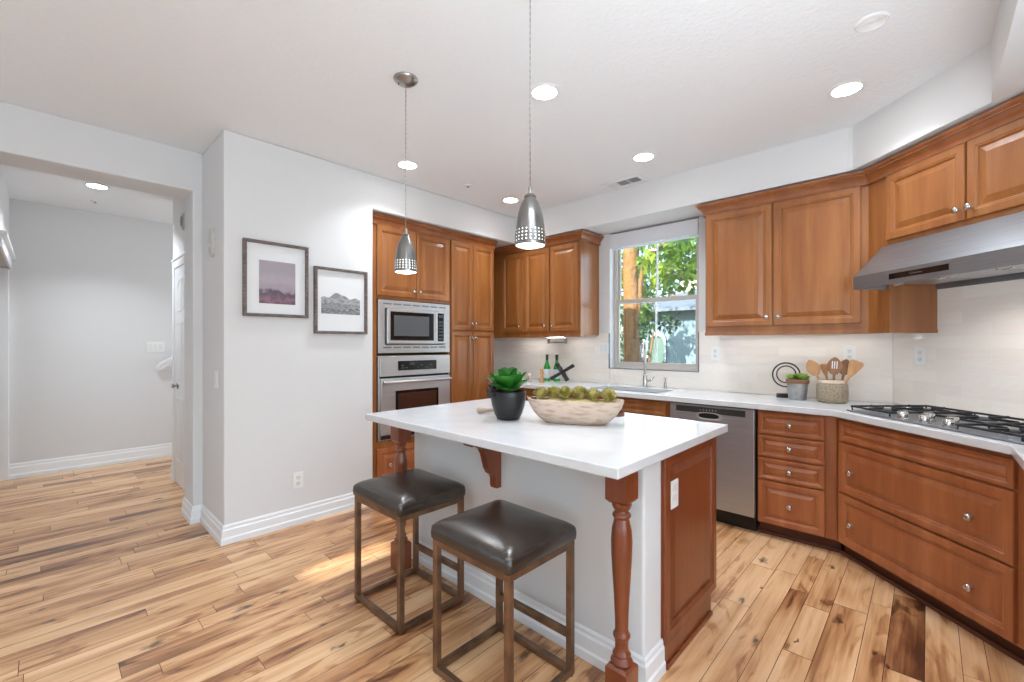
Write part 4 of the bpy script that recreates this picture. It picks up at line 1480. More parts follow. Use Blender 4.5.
# ------------------------------------------------------------------ pictures on the left wall
def art_mat(name, kind):
    m = bpy.data.materials.new(name)
    m.use_nodes = True
    n, l = nt(m)
    b = n['Principled BSDF']
    b.inputs['Roughness'].default_value = 0.45
    tc = n.new('ShaderNodeTexCoord')
    sp = n.new('ShaderNodeSeparateXYZ')
    l.new(tc.outputs['Generated'], sp.inputs[0])
    no = n.new('ShaderNodeTexNoise')
    no.inputs['Detail'].default_value = 8
    l.new(tc.outputs['Generated'], no.inputs['Vector'])
    ma = n.new('ShaderNodeMath')
    ma.operation = 'MULTIPLY_ADD'
    l.new(no.outputs['Fac'], ma.inputs[0])
    l.new(sp.outputs['Z'], ma.inputs[2])
    r = n.new('ShaderNodeValToRGB')
    cr = r.color_ramp
    if kind == 'purple':
        no.inputs['Scale'].default_value = 5
        ma.inputs[1].default_value = 0.45
        st = [(0.20, (78, 66, 78)), (0.30, (112, 86, 100)), (0.38, (128, 100, 112)), (0.44, (84, 74, 88)), (0.50, (150, 138, 150)), (0.8, (168, 156, 166)), (1.1, (170, 162, 166)), (1.0, (160, 150, 156))]
    else:
        no.inputs['Scale'].default_value = 7
        ma.inputs[1].default_value = 1.3
        st = [(0.62, (60, 60, 62)), (0.74, (120, 120, 122)), (0.84, (70, 70, 74)), (0.95, (160, 160, 162)), (1.0, (110, 110, 114))]
    st = [(min(p_, 1.0), c_) for p_, c_ in st]
    if kind != 'purple':
        dv = n.new('ShaderNodeMath')
        dv.operation = 'MULTIPLY'
        dv.inputs[1].default_value = 0.62
        l.new(ma.outputs[0], dv.inputs[0])
        src = dv.outputs[0]
        st = [(0.30, (70, 70, 73)), (0.42, (150, 150, 152)), (0.50, (92, 92, 96)), (0.58, (168, 168, 170)), (0.66, (118, 118, 122)), (0.80, (176, 176, 178)), (0.9, (140, 140, 144))]
    else:
        src = ma.outputs[0]
        st = [(0.20, (80, 68, 80)), (0.32, (140, 104, 120)), (0.40, (112, 88, 102)), (0.47, (86, 76, 90)), (0.55, (158, 146, 158)), (0.80, (172, 160, 170)), (1.0, (160, 152, 158))]
    cr.elements[0].position, cr.elements[0].color = st[0][0], srgb(*st[0][1])
    cr.elements[1].position, cr.elements[1].color = st[-1][0], srgb(*st[-1][1])
    for p_, c_ in st[1:-1]:
        e_ = cr.elements.new(p_)
        e_.color = srgb(*c_)
    l.new(src, r.inputs[0])
    l.new(r.outputs[0], b.inputs['Base Color'])
    return m


def picture(y0, y1, z0, z1, art, kind, label):
    t = thing('framed_picture', label, 'picture', (XP, (y0 + y1) / 2, (z0 + z1) / 2), pi / 2)
    w, h = (y1 - y0) / 2, (z1 - z0) / 2
    mb = MB()
    fwid = 0.020

    def ring(i, d):
        return [(-w + i, -d, -h + i), (w - i, -d, -h + i), (w - i, -d, h - i), (-w + i, -d, h - i)]
    mb.rings([ring(0, 0.001), ring(0, 0.032), ring(0.002, 0.034), ring(fwid - 0.002, 0.034), ring(fwid, 0.032), ring(fwid, 0.012)], False, False)
    mb.build('frame', 'framew', t)
    MB().box(-w + 0.015, w - 0.015, -0.014, -0.002, -h + 0.015, h - 0.015).build('mat_board', 'matboard', t)
    a0, a1, b0, b1 = art
    if kind == 'purple':
        mb = MB().box(a0, a1, -0.0155, -0.0142, b0, b1)
    else:      # hills with an uneven skyline
        random.seed(4)
        n = 26
        top = [b1 - 0.030 + 0.040 * math.exp(-((k / n - 0.42) / 0.16) ** 2) + 0.012 * sin(k * 0.9) * 0.5 + random.uniform(-0.002, 0.002) for k in range(n + 1)]
        mb = MB()
        vs = [(a0 + (a1 - a0) * k / n, -0.0155, b0) for k in range(n + 1)] + [(a0 + (a1 - a0) * k / n, -0.0155, top[k]) for k in range(n + 1)]
        fs = [(k, k + 1, n + 2 + k, n + 1 + k) for k in range(n)]
        vs2 = [(x, -0.0142, z) for x, _, z in vs]
        mb.rings([vs[:n + 1] + vs[n + 1:][::-1], vs2[:n + 1] + vs2[n + 1:][::-1]])
    mb.build('print', art_mat('art_' + kind, kind), t)
    return t


picture(0.918, 1.345, 1.512, 2.036, (-0.115, 0.125, -0.170, 0.130), 'purple', 'framed abstract print in purple and grey, the left and higher picture')
picture(1.392, 1.818, 1.400, 1.908, (-0.160, 0.155, -0.100, 0.055), 'hills', 'framed grey landscape sketch of hills, the right and lower picture')

# ------------------------------------------------------------------ hall doors and rail
def arched_door(name, x0, x1, z1, ysurf, s, label, knob_x):
    """s = -1: faces -Y ; s = +1: faces +Y"""
    t = struct(thing(name, label, 'door', (0, 0, 0)))
    f = ysurf + s * 0.0005
    cw = 0.075
    mb = MB()

    def bx(a, b, c, d, y):
        mb.box(a, b, min(f, f + s * y), max(f, f + s * y), c, d)
    bx(x0 - cw, x0, 0, z1 + cw, 0.018)
    bx(x1, x1 + cw, 0, z1 + cw, 0.018)
    bx(x0, x1, z1, z1 + cw, 0.018)
    bx(x0 - cw - 0.01, x1 + cw + 0.01, z1 + cw, z1 + cw + 0.02, 0.026)
    mb.build('casing', 'trimw', t, bevel=0.004)
    y0, y1 = f, f + s * 0.010
    lf = MB().box(x0 + 0.003, x1 - 0.003, min(y0, y1), max(y0, y1), 0.008, z1 - 0.003).build('leaf', 'doorw', t)
    wd = x1 - x0
    for col in (0, 1):
        a = x0 + 0.11 + col * (wd - 0.20) / 2
        b = a + (wd - 0.32) / 2
        for (c, d, arch) in ((0.22, 0.82, 0), (0.94, 1.52, 0), (1.62, z1 - 0.20, 1)):
            def ring(i, dy):
                pts = [(a + i, f + s * dy, c + i), (b - i, f + s * dy, c + i)]
                for k in range(9):
                    q = k / 8
                    x = b - i + (a - b + 2 * i) * q
                    rise = (q if col == 0 else 1 - q)
                    zz = d - i + (0.09 * sin((1 - rise) * pi / 2) if arch else 0)
                    pts.append((x, f + s * dy, zz))
                return pts
            MB().rings([ring(0, 0.0095), ring(0.002, 0.015), ring(0.012, 0.017), ring(0.024, 0.011), ring(0.05, 0.0135)]).build('panel', 'doorw', lf, smooth=30)
    kb = MB().lathe([(0.030, 0.010), (0.030, 0.016), (0.010, 0.020), (0.009, 0.036), (0.018, 0.042), (0.022, 0.050), (0.018, 0.058), (0.004, 0.060)], 18, T(knob_x, f, 0.93) @ RX(pi / 2 if s < 0 else -pi / 2))
    kb.build('door_knob', 'nickel', lf, smooth=45)
    return t


arched_door('door_1', -5.275, -4.51, 2.04, 0.87, -1, 'white arched-panel door at the right side of the hall', -5.12)
hr = thing('handrail', 'short white stair handrail showing beside the hall door', 'handrail', (-6.44, 0.885, 1.055))
ang = math.atan2(0.62, 1.0)
MB().box(-0.03, 0.03, 0.0, 1.5, 0.0, 0.028, RX(ang)).build('rail', 'trimw', hr, bevel=0.006)
MB().box(-0.020, 0.020, 0.03, 1.5, -0.022, 0.0, RX(ang)).build('rail_backing', 'trimw', hr, bevel=0.004)
MB().tube([(-0.078, 0.35, 0.10), (-0.03, 0.35, 0.12), (-0.02, 0.35, 0.20)], 0.008, 8).build('bracket', 'nickel', hr)

# out of frame: an open side window, two rear windows added around fill lamps
rw = struct(thing('added_window_rear', 'large added window frame with pale blind on the solid rear wall behind the camera', 'window'))
frame_rect(MB(), -0.62, 2.42, 0.22, 2.28, -3.099, -3.06, 0.05).build('window_frame', 'trimw', rw)
MB().box(-0.57, 2.37, -3.095, -3.085, 0.27, 2.23).build('blind', 'shade', rw)
rw = struct(thing('window_3', 'side window with white frame beside the camera', 'window'))
mb = frame_rect(MB(), -1.88, 0.98, 0.15, 2.4, 3.02, 3.08, 0.05)
mb.v = [Vector((q.y, q.x, q.z)) for q in mb.v]
mb.build('window_frame', 'trimw', rw)
MB().box(3.04, 3.045, -1.83, 0.93, 0.20, 2.35).build('pane', 'glass', rw)
rw = struct(thing('added_window_left', 'added window frame with pale blind on the solid rear wall at the left', 'window'))
frame_rect(MB(), -3.95, -2.85, 0.22, 2.28, -3.099, -3.06, 0.05).build('window_frame', 'trimw', rw)
MB().box(-3.9, -2.9, -3.095, -3.085, 0.27, 2.23).build('blind', 'shade', rw)


# ------------------------------------------------------------------ leaves
def leaf(mb, mx, L, Wd, bend=0.3, cup=0.25, n=6, tipp=1.0, thick=0.0, shp=0.8):
    """a curved cupped leaf from the origin along +Y"""
    vs, fs = [], []
    m_ = 4
    for i in range(n + 1):
        t = i / n
        w = Wd * 0.5 * (sin(pi * min(t ** shp * 0.97 + 0.02, 1)) ** (0.75 if shp < 1 else (0.55 if shp < 1.3 else 0.42))) + 0.03 * Wd * (1 - t)
        y = L * t * (1 - 0.15 * bend * t)
        z = L * bend * t * t
        for j in range(m_ + 1):
            s_ = (j / m_ - 0.5) * 2
            vs.append((s_ * w, y, z + cup * w * s_ * s_))
    for i in range(n):
        for j in range(m_):
            a = i * (m_ + 1) + j
            fs.append((a, a + 1, a + m_ + 2, a + m_ + 1))
    mb.add(vs, fs, mx)
    if thick:
        o = [(x, y, z - thick) for x, y, z in vs]
        mb.add(o, [tuple(reversed(f)) for f in fs], mx)


def rosette(mb, R, seed=0):
    """closed artichoke-like head: overlapping bracts laid over a ball"""
    rnd = random.Random(seed)
    r = R * 0.66
    k = 0
    for row, th_deg in enumerate((112, 96, 80, 64, 48, 33, 18)):
        th_ = radians(th_deg)
        cnt = max(4, int(round(9 * sin(th_))))
        for q in range(cnt):
            ph = 2 * pi * (q + 0.5 * (row % 2)) / cnt + rnd.uniform(-0.08, 0.08)
            k += 1
            a = pi - th_ - rnd.uniform(0.42, 0.62)
            L = R * (0.78 - 0.03 * row)
            leaf(mb, RZ(ph) @ T(0, r * sin(th_), r * cos(th_)) @ RX(a), L, L * 0.86, bend=-0.25, cup=0.45, n=5, thick=0.001, shp=1.1)
    mb.sphere((0, 0, 0), r * 0.98, seg=12, rg=8)


# ------------------------------------------------------------------ black pot with big green leaves on the island
TOP = 0.9145
pl = thing('potted_plant', 'broad-leaved green succulent in a black pot on the island', 'plant', (-1.652, 1.722, TOP))
MB().lathe([(0.048, 0.0), (0.060, 0.003), (0.075, 0.030), (0.089, 0.075), (0.096, 0.115), (0.097, 0.140), (0.094, 0.152), (0.088, 0.153), (0.087, 0.135), (0.03, 0.128)], 36).build('pot', 'blackpot', pl, smooth=50)
MB().lathe([(0.086, 0.122), (0.05, 0.134), (0.004, 0.138)], 20).build('soil', mat('potting_soil', srgb(52, 42, 36), 0.95, bump=(80, 0.8, 0.004)), pl)
mb = MB()
random.seed(11)
ks = [(-0.81 + 0.15, 8, 0.100, 0.082), (0.15, 22, 0.118, 0.080), (1.05, 24, 0.12, 0.080), (2.0, 26, 0.12, 0.080), (2.95, 24, 0.12, 0.080), (3.85, 26, 0.122, 0.078), (4.65, 16, 0.118, 0.080)]
ks += [(-0.35, 36, 0.125, 0.086), (0.75, 40, 0.125, 0.082), (1.85, 42, 0.125, 0.082), (2.95, 40, 0.125, 0.082), (4.05, 38, 0.125, 0.082), (5.10, 34, 0.122, 0.092)]
ks += [(0.3, 62, 0.118, 0.072), (1.6, 66, 0.118, 0.070), (2.9, 64, 0.118, 0.072), (4.5, 60, 0.115, 0.078)]
for a, el, L, w in ks:
    leaf(mb, T(0, 0, 0.143) @ RZ(a - pi / 2) @ RX(radians(el + 6)) @ T(0, 0.024, 0), L, w * 1.12, bend=0.05, cup=0.22, n=9, thick=0.003, shp=1.45)
mb.build('leaves', 'leafdk', pl, smooth=40)
mb = MB()
for k in range(26):
    a = random.uniform(3.5, 4.5)
    r = random.uniform(0.078, 0.118)
    mb.sphere((r * cos(a), r * sin(a), random.uniform(0.125, 0.180)), random.uniform(0.006, 0.011), seg=8, rg=5)
for k in range(6):
    a = 3.5 + k * 0.18
    mb.tube([(0.05 * cos(a), 0.05 * sin(a), 0.13), (0.09 * cos(a), 0.09 * sin(a), 0.165), (0.115 * cos(a), 0.115 * sin(a), 0.150)], 0.0025, 5)
mb.build('berry_sprig', 'purple', pl, smooth=50)

# driftwood knot behind the pot
dk = thing('wooden_knot', 'small pale driftwood piece lying behind the black pot', 'ornament', (-1.80, 1.83, TOP), 0.75)
MB().tube([(-0.150, 0.0, 0.020), (-0.142, 0.0, 0.021), (-0.120, 0.0, 0.020), (-0.09, 0.004, 0.020), (-0.06, 0.006, 0.024), (-0.03, 0.002, 0.025), (0.0, 0.0, 0.022), (0.06, 0.0, 0.02)], [0.012, 0.019, 0.0165, 0.012, 0.013, 0.022, 0.021, 0.012], 12).build('branch', 'drift', dk, smooth=60)

# ------------------------------------------------------------------ dough bowl
tr = thing('dough_bowl', 'long whitewashed wooden dough bowl filled with artichoke-like rosettes on the island', 'bowl', (-1.318, 1.868, TOP), radians(26))


def superell(hx, hy, z, n=40, e=2.6, wave=0.0):
    out = []
    for k in range(n):
        t = 2 * pi * k / n
        c_, s_ = cos(t), sin(t)
        x = hx * math.copysign(abs(c_) ** (2 / e), c_)
        y = hy * math.copysign(abs(s_) ** (2 / e), s_)
        out.append((x, y, z + wave * (0.6 * cos(2 * t) + 0.4 * sin(3 * t + 0.6))))
    return out


rs = [superell(0.146, 0.050, 0.0), superell(0.153, 0.056, 0.003), superell(0.186, 0.074, 0.024), superell(0.212, 0.084, 0.050, wave=0.001), superell(0.234, 0.090, 0.084, wave=0.003), superell(0.245, 0.092, 0.112, wave=0.006),
      superell(0.247, 0.090, 0.120, wave=0.006), superell(0.238, 0.082, 0.122, wave=0.006), superell(0.230, 0.076, 0.116, wave=0.005), superell(0.205, 0.064, 0.070), superell(0.16, 0.048, 0.040)]
MB().rings(rs).build('bowl_body', 'trough', tr, smooth=50)
MB().rings([superell(0.222, 0.071, 0.098), superell(0.205, 0.062, 0.116), superell(0.13, 0.04, 0.124), superell(0.03, 0.015, 0.126)]).build('moss', 'moss', tr, smooth=60)
for sx_, dz in ((-1, 0.045), (1, -0.012)):
    MB().tube([(sx_ * (0.222 if sx_ < 0 else 0.180), -0.012, 0.062 + dz), (sx_ * 0.220, -0.014, 0.064 + dz), (sx_ * 0.240, -0.004, 0.068 + dz), (sx_ * 0.242, 0.006, 0.074 + dz), (sx_ * 0.205, 0.014, 0.074 + dz)], [0.005, 0.009, 0.010, 0.009, 0.006], 8).build('handle', 'brown', tr, smooth=50)
ctr = Vector((-1.318, 1.868))
R24 = Matrix.Rotation(radians(26), 2)
spots = [(-0.178, -0.006, 0.034, 0.126, 'leftmost'), (-0.112, 0.012, 0.034, 0.130, 'second from the left'), (-0.048, -0.012, 0.036, 0.132, 'third from the left'),
         (0.022, 0.006, 0.038, 0.132, 'fourth from the left'), (0.094, -0.006, 0.034, 0.128, 'fifth from the left'), (0.168, -0.002, 0.039, 0.124, 'rightmost')]
for i, (x, y, R_, z, which) in enumerate(spots):
    w_ = R24 @ Vector((x, y))
    t = thing('succulent_rosette', 'olive artichoke-like rosette in the dough bowl, ' + which, 'succulent', (ctr.x + w_.x, ctr.y + w_.y, TOP + z + 0.014), 0, group='rosettes in the dough bowl')
    t.rotation_euler = (0.12 * math.sin(i * 2.1), 0.15 * math.cos(i * 1.7), i)
    mb = MB()
    rosette(mb, R_ * 1.0, seed=i)
    mb.build('petals', 'olive', t, smooth=40)
mb = MB()
random.seed(5)

# ------------------------------------------------------------------ things on the back counter
CT = 0.9145


def bottle(x, y, label):
    t = thing('bottle', label, 'bottle', (x, y, CT), 0, group='green glass bottles')
    MB().lathe([(0.033, 0.0), (0.038, 0.003), (0.0395, 0.012), (0.0395, 0.125), (0.036, 0.150), (0.024, 0.185), (0.016, 0.215), (0.0135, 0.245), (0.0135, 0.262), (0.015, 0.264), (0.015, 0.27), (0.013, 0.272)], 24).build('body', 'glassgreen', t, smooth=50)
    MB().lathe([(0.0398, 0.030), (0.0402, 0.031), (0.0402, 0.128), (0.0398, 0.129)], 24, cap0=False, cap1=False).build('label', 'label', t, smooth=50)
    MB().lathe([(0.0145, 0.225), (0.0152, 0.226), (0.0148, 0.262), (0.0158, 0.272), (0.0158, 0.288), (0.012, 0.290)], 20, cap0=False).build('cap', 'capd', t, smooth=50)
    mb = MB()
    st_ = []
    for k in range(10):
        a = pi / 2 + 2 * pi * k / 10
        r = 0.014 if k % 2 == 0 else 0.006
        ang_ = -0.6 + r * cos(a) / 0.0406
        st_.append((0.0408 * sin(ang_ + 0.9), -0.0408 * cos(ang_ + 0.9), 0.066 + r * sin(a)))
    mb.add(st_, [tuple(range(10))])
    mb.build('emblem', 'labely', t)
    return t


bottle(-3.070, 3.82, 'green glass bottle with pale label, left of the pair on the counter')
bottle(-2.945, 3.835, 'green glass bottle with pale label, right of the pair beside the jack ornament')

jk = thing('jack_ornament', 'dark crossed-bar jack ornament beside the green bottles', 'ornament', (-2.80, 3.74, CT))
L_ = 0.128
base = T(0, 0, 0.110) @ RZ(YAW * 0.75)


def bar(d, l0, r=0.0185):
    d = Vector(d).normalized()
    q = d.to_track_quat('Z', 'Y').to_matrix().to_4x4()
    return MB().rings([[(r * 1.05 * a, r * 1.05 * b, -l0) for a, b in ((-1, -1), (1, -1), (1, 1), (-1, 1))], [(r * 0.78 * a, r * 0.78 * b, 0) for a, b in ((-1, -1), (1, -1), (1, 1), (-1, 1))], [(r * 1.05 * a, r * 1.05 * b, l0) for a, b in ((-1, -1), (1, -1), (1, 1), (-1, 1))]], mx=base @ q)


bar((0.86, 0.0, 0.52), 0.142).build('bar', 'darkmetal', jk, bevel=0.002)
bar((-0.52, 0.12, 0.80), 0.105).build('bar', 'darkmetal', jk, bevel=0.002)
bar((0.25, 0.95, -0.55), 0.085).build('bar', 'darkmetal', jk, bevel=0.002)

# pale wooden pepper mill and small ball-knobbed piece behind the dough bowl
pm_ = thing('pepper_mill', 'light brown wooden pepper mill in front of the bottles', 'pepper mill', (-2.965, 3.60, CT))
MB().lathe([(0.026, 0.0), (0.028, 0.004), (0.026, 0.018), (0.019, 0.045), (0.017, 0.075), (0.021, 0.100), (0.023, 0.110), (0.018, 0.116), (0.018, 0.120), (0.022, 0.128), (0.020, 0.146), (0.008, 0.158), (0.002, 0.160)], 20).build('body', 'utensil', pm_, smooth=50)
sk_ = thing('salt_shaker', 'small pink-beige shaker left of the pepper mill', 'shaker', (-3.07, 3.52, CT))
MB().lathe([(0.024, 0.0), (0.026, 0.004), (0.022, 0.03), (0.015, 0.05), (0.014, 0.058), (0.022, 0.068), (0.024, 0.082), (0.016, 0.096), (0.003, 0.099)], 20).build('body', mat('pink_beige', srgb(206, 182, 170), 0.5), sk_, smooth=50)

# faucet: tall gooseneck, spout turned to the room
fc = thing('faucet', 'tall polished gooseneck faucet behind the sink', 'faucet', (-1.945, 3.895, CT), radians(18))
MB().lathe([(0.028, 0), (0.028, 0.006), (0.022, 0.010), (0.020, 0.10), (0.016, 0.115), (0.014, 0.12)], 22).build('base', 'chrome', fc, smooth=40)
pts = [(0, 0, 0.11), (0, 0, 0.355)] + [(0, -0.085 + 0.085 * cos(a), 0.355 + 0.085 * sin(a)) for a in [pi * k / 14 for k in range(1, 15)]] + [(0, -0.17, 0.33)]
MB().tube(pts, 0.0115, 14).build('spout', 'chrome', fc, smooth=60)
MB().lathe([(0.013, 0), (0.016, 0.01), (0.016, 0.075), (0.012, 0.09)], 18, T(0, -0.17, 0.25)).build('spray_head', 'chrome', fc, smooth=50)
MB().tube([(0.016, 0, 0.06), (0.045, -0.004, 0.062), (0.07, -0.01, 0.075), (0.085, -0.014, 0.105)], [0.013, 0.012, 0.006, 0.005], 10).build('handle', 'chrome', fc, smooth=60)
sd_ = thing('soap_dispenser', 'short polished soap dispenser right of the faucet', 'soap dispenser', (-1.745, 3.895, CT))
MB().lathe([(0.020, 0), (0.020, 0.005), (0.013, 0.008), (0.012, 0.055), (0.006, 0.060), (0.006, 0.085), (0.012, 0.088), (0.012, 0.098), (0.004, 0.1)], 18).build('body', 'chrome', sd_, smooth=40)
MB().tube([(0, 0, 0.094), (0.02, -0.035, 0.094), (0.025, -0.05, 0.086)], 0.0055, 8).build('nozzle', 'chrome', sd_, smooth=50)

# ring sculpture
gs = thing('ring_sculpture', 'black wire double-ring sculpture left of the potted succulent', 'ornament', (-0.770, 3.86, CT), radians(22))
MB().box(-0.075, 0.010, -0.020, 0.020, 0, 0.030).build('base', 'darkmetal', gs, bevel=0.002)
cz = 0.172
a_ = [radians(k) for k in range(-68, -362, -8)]
MB().tube([(-0.012 + 0.090 * cos(a), 0, cz + 0.090 * sin(a)) for a in [radians(k) for k in range(0, 282, 7)]], 0.0052, 8).build('outer_ring', 'iron', gs, smooth=60)
MB().tube([(-0.012 + 0.063 * cos(a), 0, cz + 0.004 + 0.063 * sin(a)) for a in [radians(k) for k in range(0, 288, 8)]], 0.0045, 8).build('inner_ring', 'iron', gs, smooth=60)
MB().box(0.000, 0.012, -0.006, 0.006, 0.028, 0.115, T(0.006, 0, 0) @ RY(-0.09)).build('stem', 'darkmetal', gs, bevel=0.001)

# small succulent in galvanised pot
gp = thing('potted_succulent', 'small green succulent in a galvanised metal pot on the counter', 'plant', (-0.692, 3.765, CT))
MB().lathe([(0.055, 0.0), (0.057, 0.003), (0.060, 0.05), (0.066, 0.110), (0.070, 0.140), (0.066, 0.140), (0.062, 0.118), (0.02, 0.116)], 30).build('pot', 'galv', gp, smooth=50)
MB().lathe([(0.0700, 0.120), (0.0735, 0.124), (0.0740, 0.148), (0.0705, 0.150), (0.067, 0.142)], 30, cap0=False, cap1=False).build('rim', 'rust', gp, smooth=50)
mb = MB()
for i, (x, y, R_) in enumerate([(-0.035, -0.02, 0.045), (0.03, -0.025, 0.055), (0.0, 0.03, 0.045), (0.045, 0.02, 0.04), (-0.03, 0.03, 0.04)]):
    for k in range(16):
        a = k * 2.4 + i
        leaf(mb, T(x, y, 0.142) @ RZ(a) @ RX(radians(22 + 55 * k / 16)), R_ * 1.35 * (1 - 0.35 * k / 16), R_ * 0.75, bend=0.25, cup=0.3, n=4)
mb.build('leaves', 'leaflt', gp, smooth=40)

# basket with utensils
bk_mat = bpy.data.materials.new('woven_seagrass')
bk_mat.use_nodes = True
n, l = nt(bk_mat)
bs = n['Principled BSDF']
bs.inputs['Roughness'].default_value = 0.8
tc = n.new('ShaderNodeTexCoord')
mp = n.new('ShaderNodeMapping')
mp.inputs['Scale'].default_value = (1, 1, 0.55)
vo = n.new('ShaderNodeTexVoronoi')
vo.inputs['Scale'].default_value = 150
l.new(tc.outputs['Object'], mp.inputs[0])
l.new(mp.outputs[0], vo.inputs['Vector'])
r = n.new('ShaderNodeValToRGB')
r.color_ramp.elements[0].color = srgb(186, 170, 146)
r.color_ramp.elements[1].color = srgb(140, 124, 102)
r.color_ramp.elements[1].position = 0.75
l.new(vo.outputs['Distance'], r.inputs[0])
l.new(r.outputs[0], bs.inputs['Base Color'])
bp = n.new('ShaderNodeBump')
bp.inputs['Strength'].default_value = 0.9
bp.inputs['Distance'].default_value = 0.004
bp.invert = True
l.new(vo.outputs['Distance'], bp.inputs['Height'])
l.new(bp.outputs[0], bs.inputs['Normal'])
M['weave'] = bk_mat
BX, BY = -0.486, 3.770
bk = thing('utensil_basket', 'round woven basket crock holding wooden spoons on the counter', 'basket', (BX, BY, CT))
MB().lathe([(0.078, 0.0), (0.086, 0.005), (0.091, 0.03), (0.092, 0.08), (0.090, 0.120), (0.082, 0.136)], 40, cap1=False).build('body', 'weave', bk, smooth=50)
MB().lathe([(0.080, 0.134), (0.081, 0.138), (0.080, 0.156), (0.075, 0.157), (0.074, 0.03), (0.02, 0.028)], 40, cap0=False).build('liner', mat('cream_cloth_liner', srgb(222, 204, 182), 0.8), bk, smooth=50)


def utensil(name, label, mat_, x, y, lean, turn, head, HL, HW, slots=0):
    t = thing(name, label, 'utensil', (BX + x, BY + y, CT + 0.035), turn)
    mx = RY(lean)
    mb = MB()
    hl = 0.165
    n = 10
    sec = []
    out = []
    for k in range(n + 1):
        f_ = k / n
        z = hl + HL * f_
        if head == 'spoon':
            w = HW * 0.5 * max(sin(pi * (0.10 + 0.88 * f_)), 0.0) ** 0.7
        else:
            w = 0.012 + (HW * 0.5 - 0.012) * min(f_ * 1.35, 1.0) ** 0.8 - (0.010 if k == n else 0)
        out.append((w, z))
    rs = []
    for w, z in [(0.0065, 0.0), (0.007, 0.06), (0.0065, 0.13), (0.009, 0.160)] + out:
        th_ = 0.0055 if z < hl else 0.0042
        rs.append([(w * cos(a), th_ * sin(a) - (0.006 * (z - hl) / HL if z > hl else 0), z) for a in [2 * pi * j / 12 for j in range(12)]])
    mb.rings(rs, mx=mx)
    o = mb.build('body', mat_, t, smooth=60)
    for k in range(slots):
        xx = (k - (slots - 1) / 2) * 0.013
        MB().box(xx - 0.0028, xx + 0.0028, -0.0098, 0.0025, hl + HL * 0.32, hl + HL * 0.76, mx).build('slot', M['trimw'], o)
    return t


utensil('wooden_spoon', 'light wooden spoon leaning left in the utensil basket', 'utensil', -0.022, -0.02, -0.40, 0.15, 'spoon', 0.115, 0.084)
utensil('wooden_spoon', 'dark slotted wooden spoon standing in the middle of the basket', 'utensild', 0.008, -0.045, 0.05, 0.15, 'spoon', 0.115, 0.088, slots=3)
utensil('wooden_spoon', 'dark wooden spoon behind the slotted spoon in the basket', 'utensild', 0.035, 0.0, 0.17, 0.15, 'spoon', 0.105, 0.078)
utensil('wooden_spatula', 'light wooden spatula leaning right in the utensil basket', 'utensil', 0.03, -0.03, 0.42, 0.1, 'flat', 0.115, 0.080)
utensil('wooden_spatula', 'light wooden spatula behind the dark spoons in the basket', 'utensil', -0.005, 0.03, -0.22, 0.1, 'flat', 0.07, 0.045)

# ------------------------------------------------------------------ outside the window
struct(MB().box(-20, 12, 4.3, 24, -0.25, -0.12).build('ground', 'grass'), 'lawn outside the kitchen window', 'ground')


def wp(u, v, y):
    s_ = (u - 512) / 441
    dx = -sin(YAW) + cos(YAW) * s_
    dy = cos(YAW) + sin(YAW) * s_
    t = y / dy
    return Vector((dx * t, y, 1.32 + (344 - v) / 441 * t))


tree = thing('garden_tree', 'big garden tree with tan bark close outside the window', 'tree', (-3.42, 6.5, -0.12))
o0 = Vector((-3.42, 6.5, -0.12))


def trunk_pts(l_):
    return [p - o0 for p in l_]


MB().tube(trunk_pts([wp(634, 366, 6.5) - Vector((0, 0, 1.3)), wp(632.5, 366, 6.5), wp(631, 330, 6.5), wp(631, 300, 6.5), wp(630, 270, 6.5), wp(632, 240, 6.5), wp(636, 200, 6.5), wp(640, 150, 6.5)]), [0.17, 0.135, 0.125, 0.12, 0.12, 0.13, 0.10, 0.08], 14).build('trunk', 'bark', tree, smooth=70)
MB().tube(trunk_pts([wp(635, 330, 6.55), wp(640, 300, 6.55), wp(641, 280, 6.5), wp(645, 262, 6.45), wp(655, 250, 6.4), wp(672, 240, 6.4), wp(700, 225, 6.4)]), [0.02, 0.035, 0.04, 0.04, 0.05, 0.04, 0.02], 9).build('branch', 'bark', tree, smooth=70)


def foliage(center, rad, count, size, rnd, mb):
    for k in range(count):
        while True:
            q = Vector((rnd.uniform(-1, 1), rnd.uniform(-1, 1), rnd.uniform(-1, 1)))
            if q.length < 1:
                break
        p_ = Vector((center.x + q.x * rad[0], center.y + q.y * rad[1], center.z + q.z * rad[2]))
        L = size * rnd.uniform(0.7, 1.3)
        leaf(mb, T(*p_) @ RZ(rnd.uniform(0, 6.28)) @ RX(rnd.uniform(-1.2, 0.5)) @ RY(rnd.uniform(-0.6, 0.6)), L, L * 0.55, bend=-0.2, cup=0.2, n=2)


rnd = random.Random(3)
mb = MB()
for (u, v, y, rad, cnt) in ((676, 258, 6.0, (0.42, 0.45, 0.34), 230), (690, 275, 6.1, (0.25, 0.35, 0.22), 90), (650, 280, 7.0, (0.30, 0.3, 0.35), 130), (660, 240, 6.8, (0.8, 0.6, 0.35), 220), (646, 262, 6.2, (0.14, 0.15, 0.14), 28),
                            (700, 245, 6.3, (0.5, 0.5, 0.4), 200), (620, 262, 7.4, (0.3, 0.3, 0.6), 90), (636, 300, 8.0, (0.4, 0.4, 0.5), 60), (655, 205, 6.4, (1.2, 0.8, 0.5), 200), (642, 312, 7.0, (0.12, 0.15, 0.12), 20)):
    foliage(wp(u, v, y) - o0, rad, cnt, 0.13, rnd, mb)
mb.build('foliage', 'treeleaf', tree)

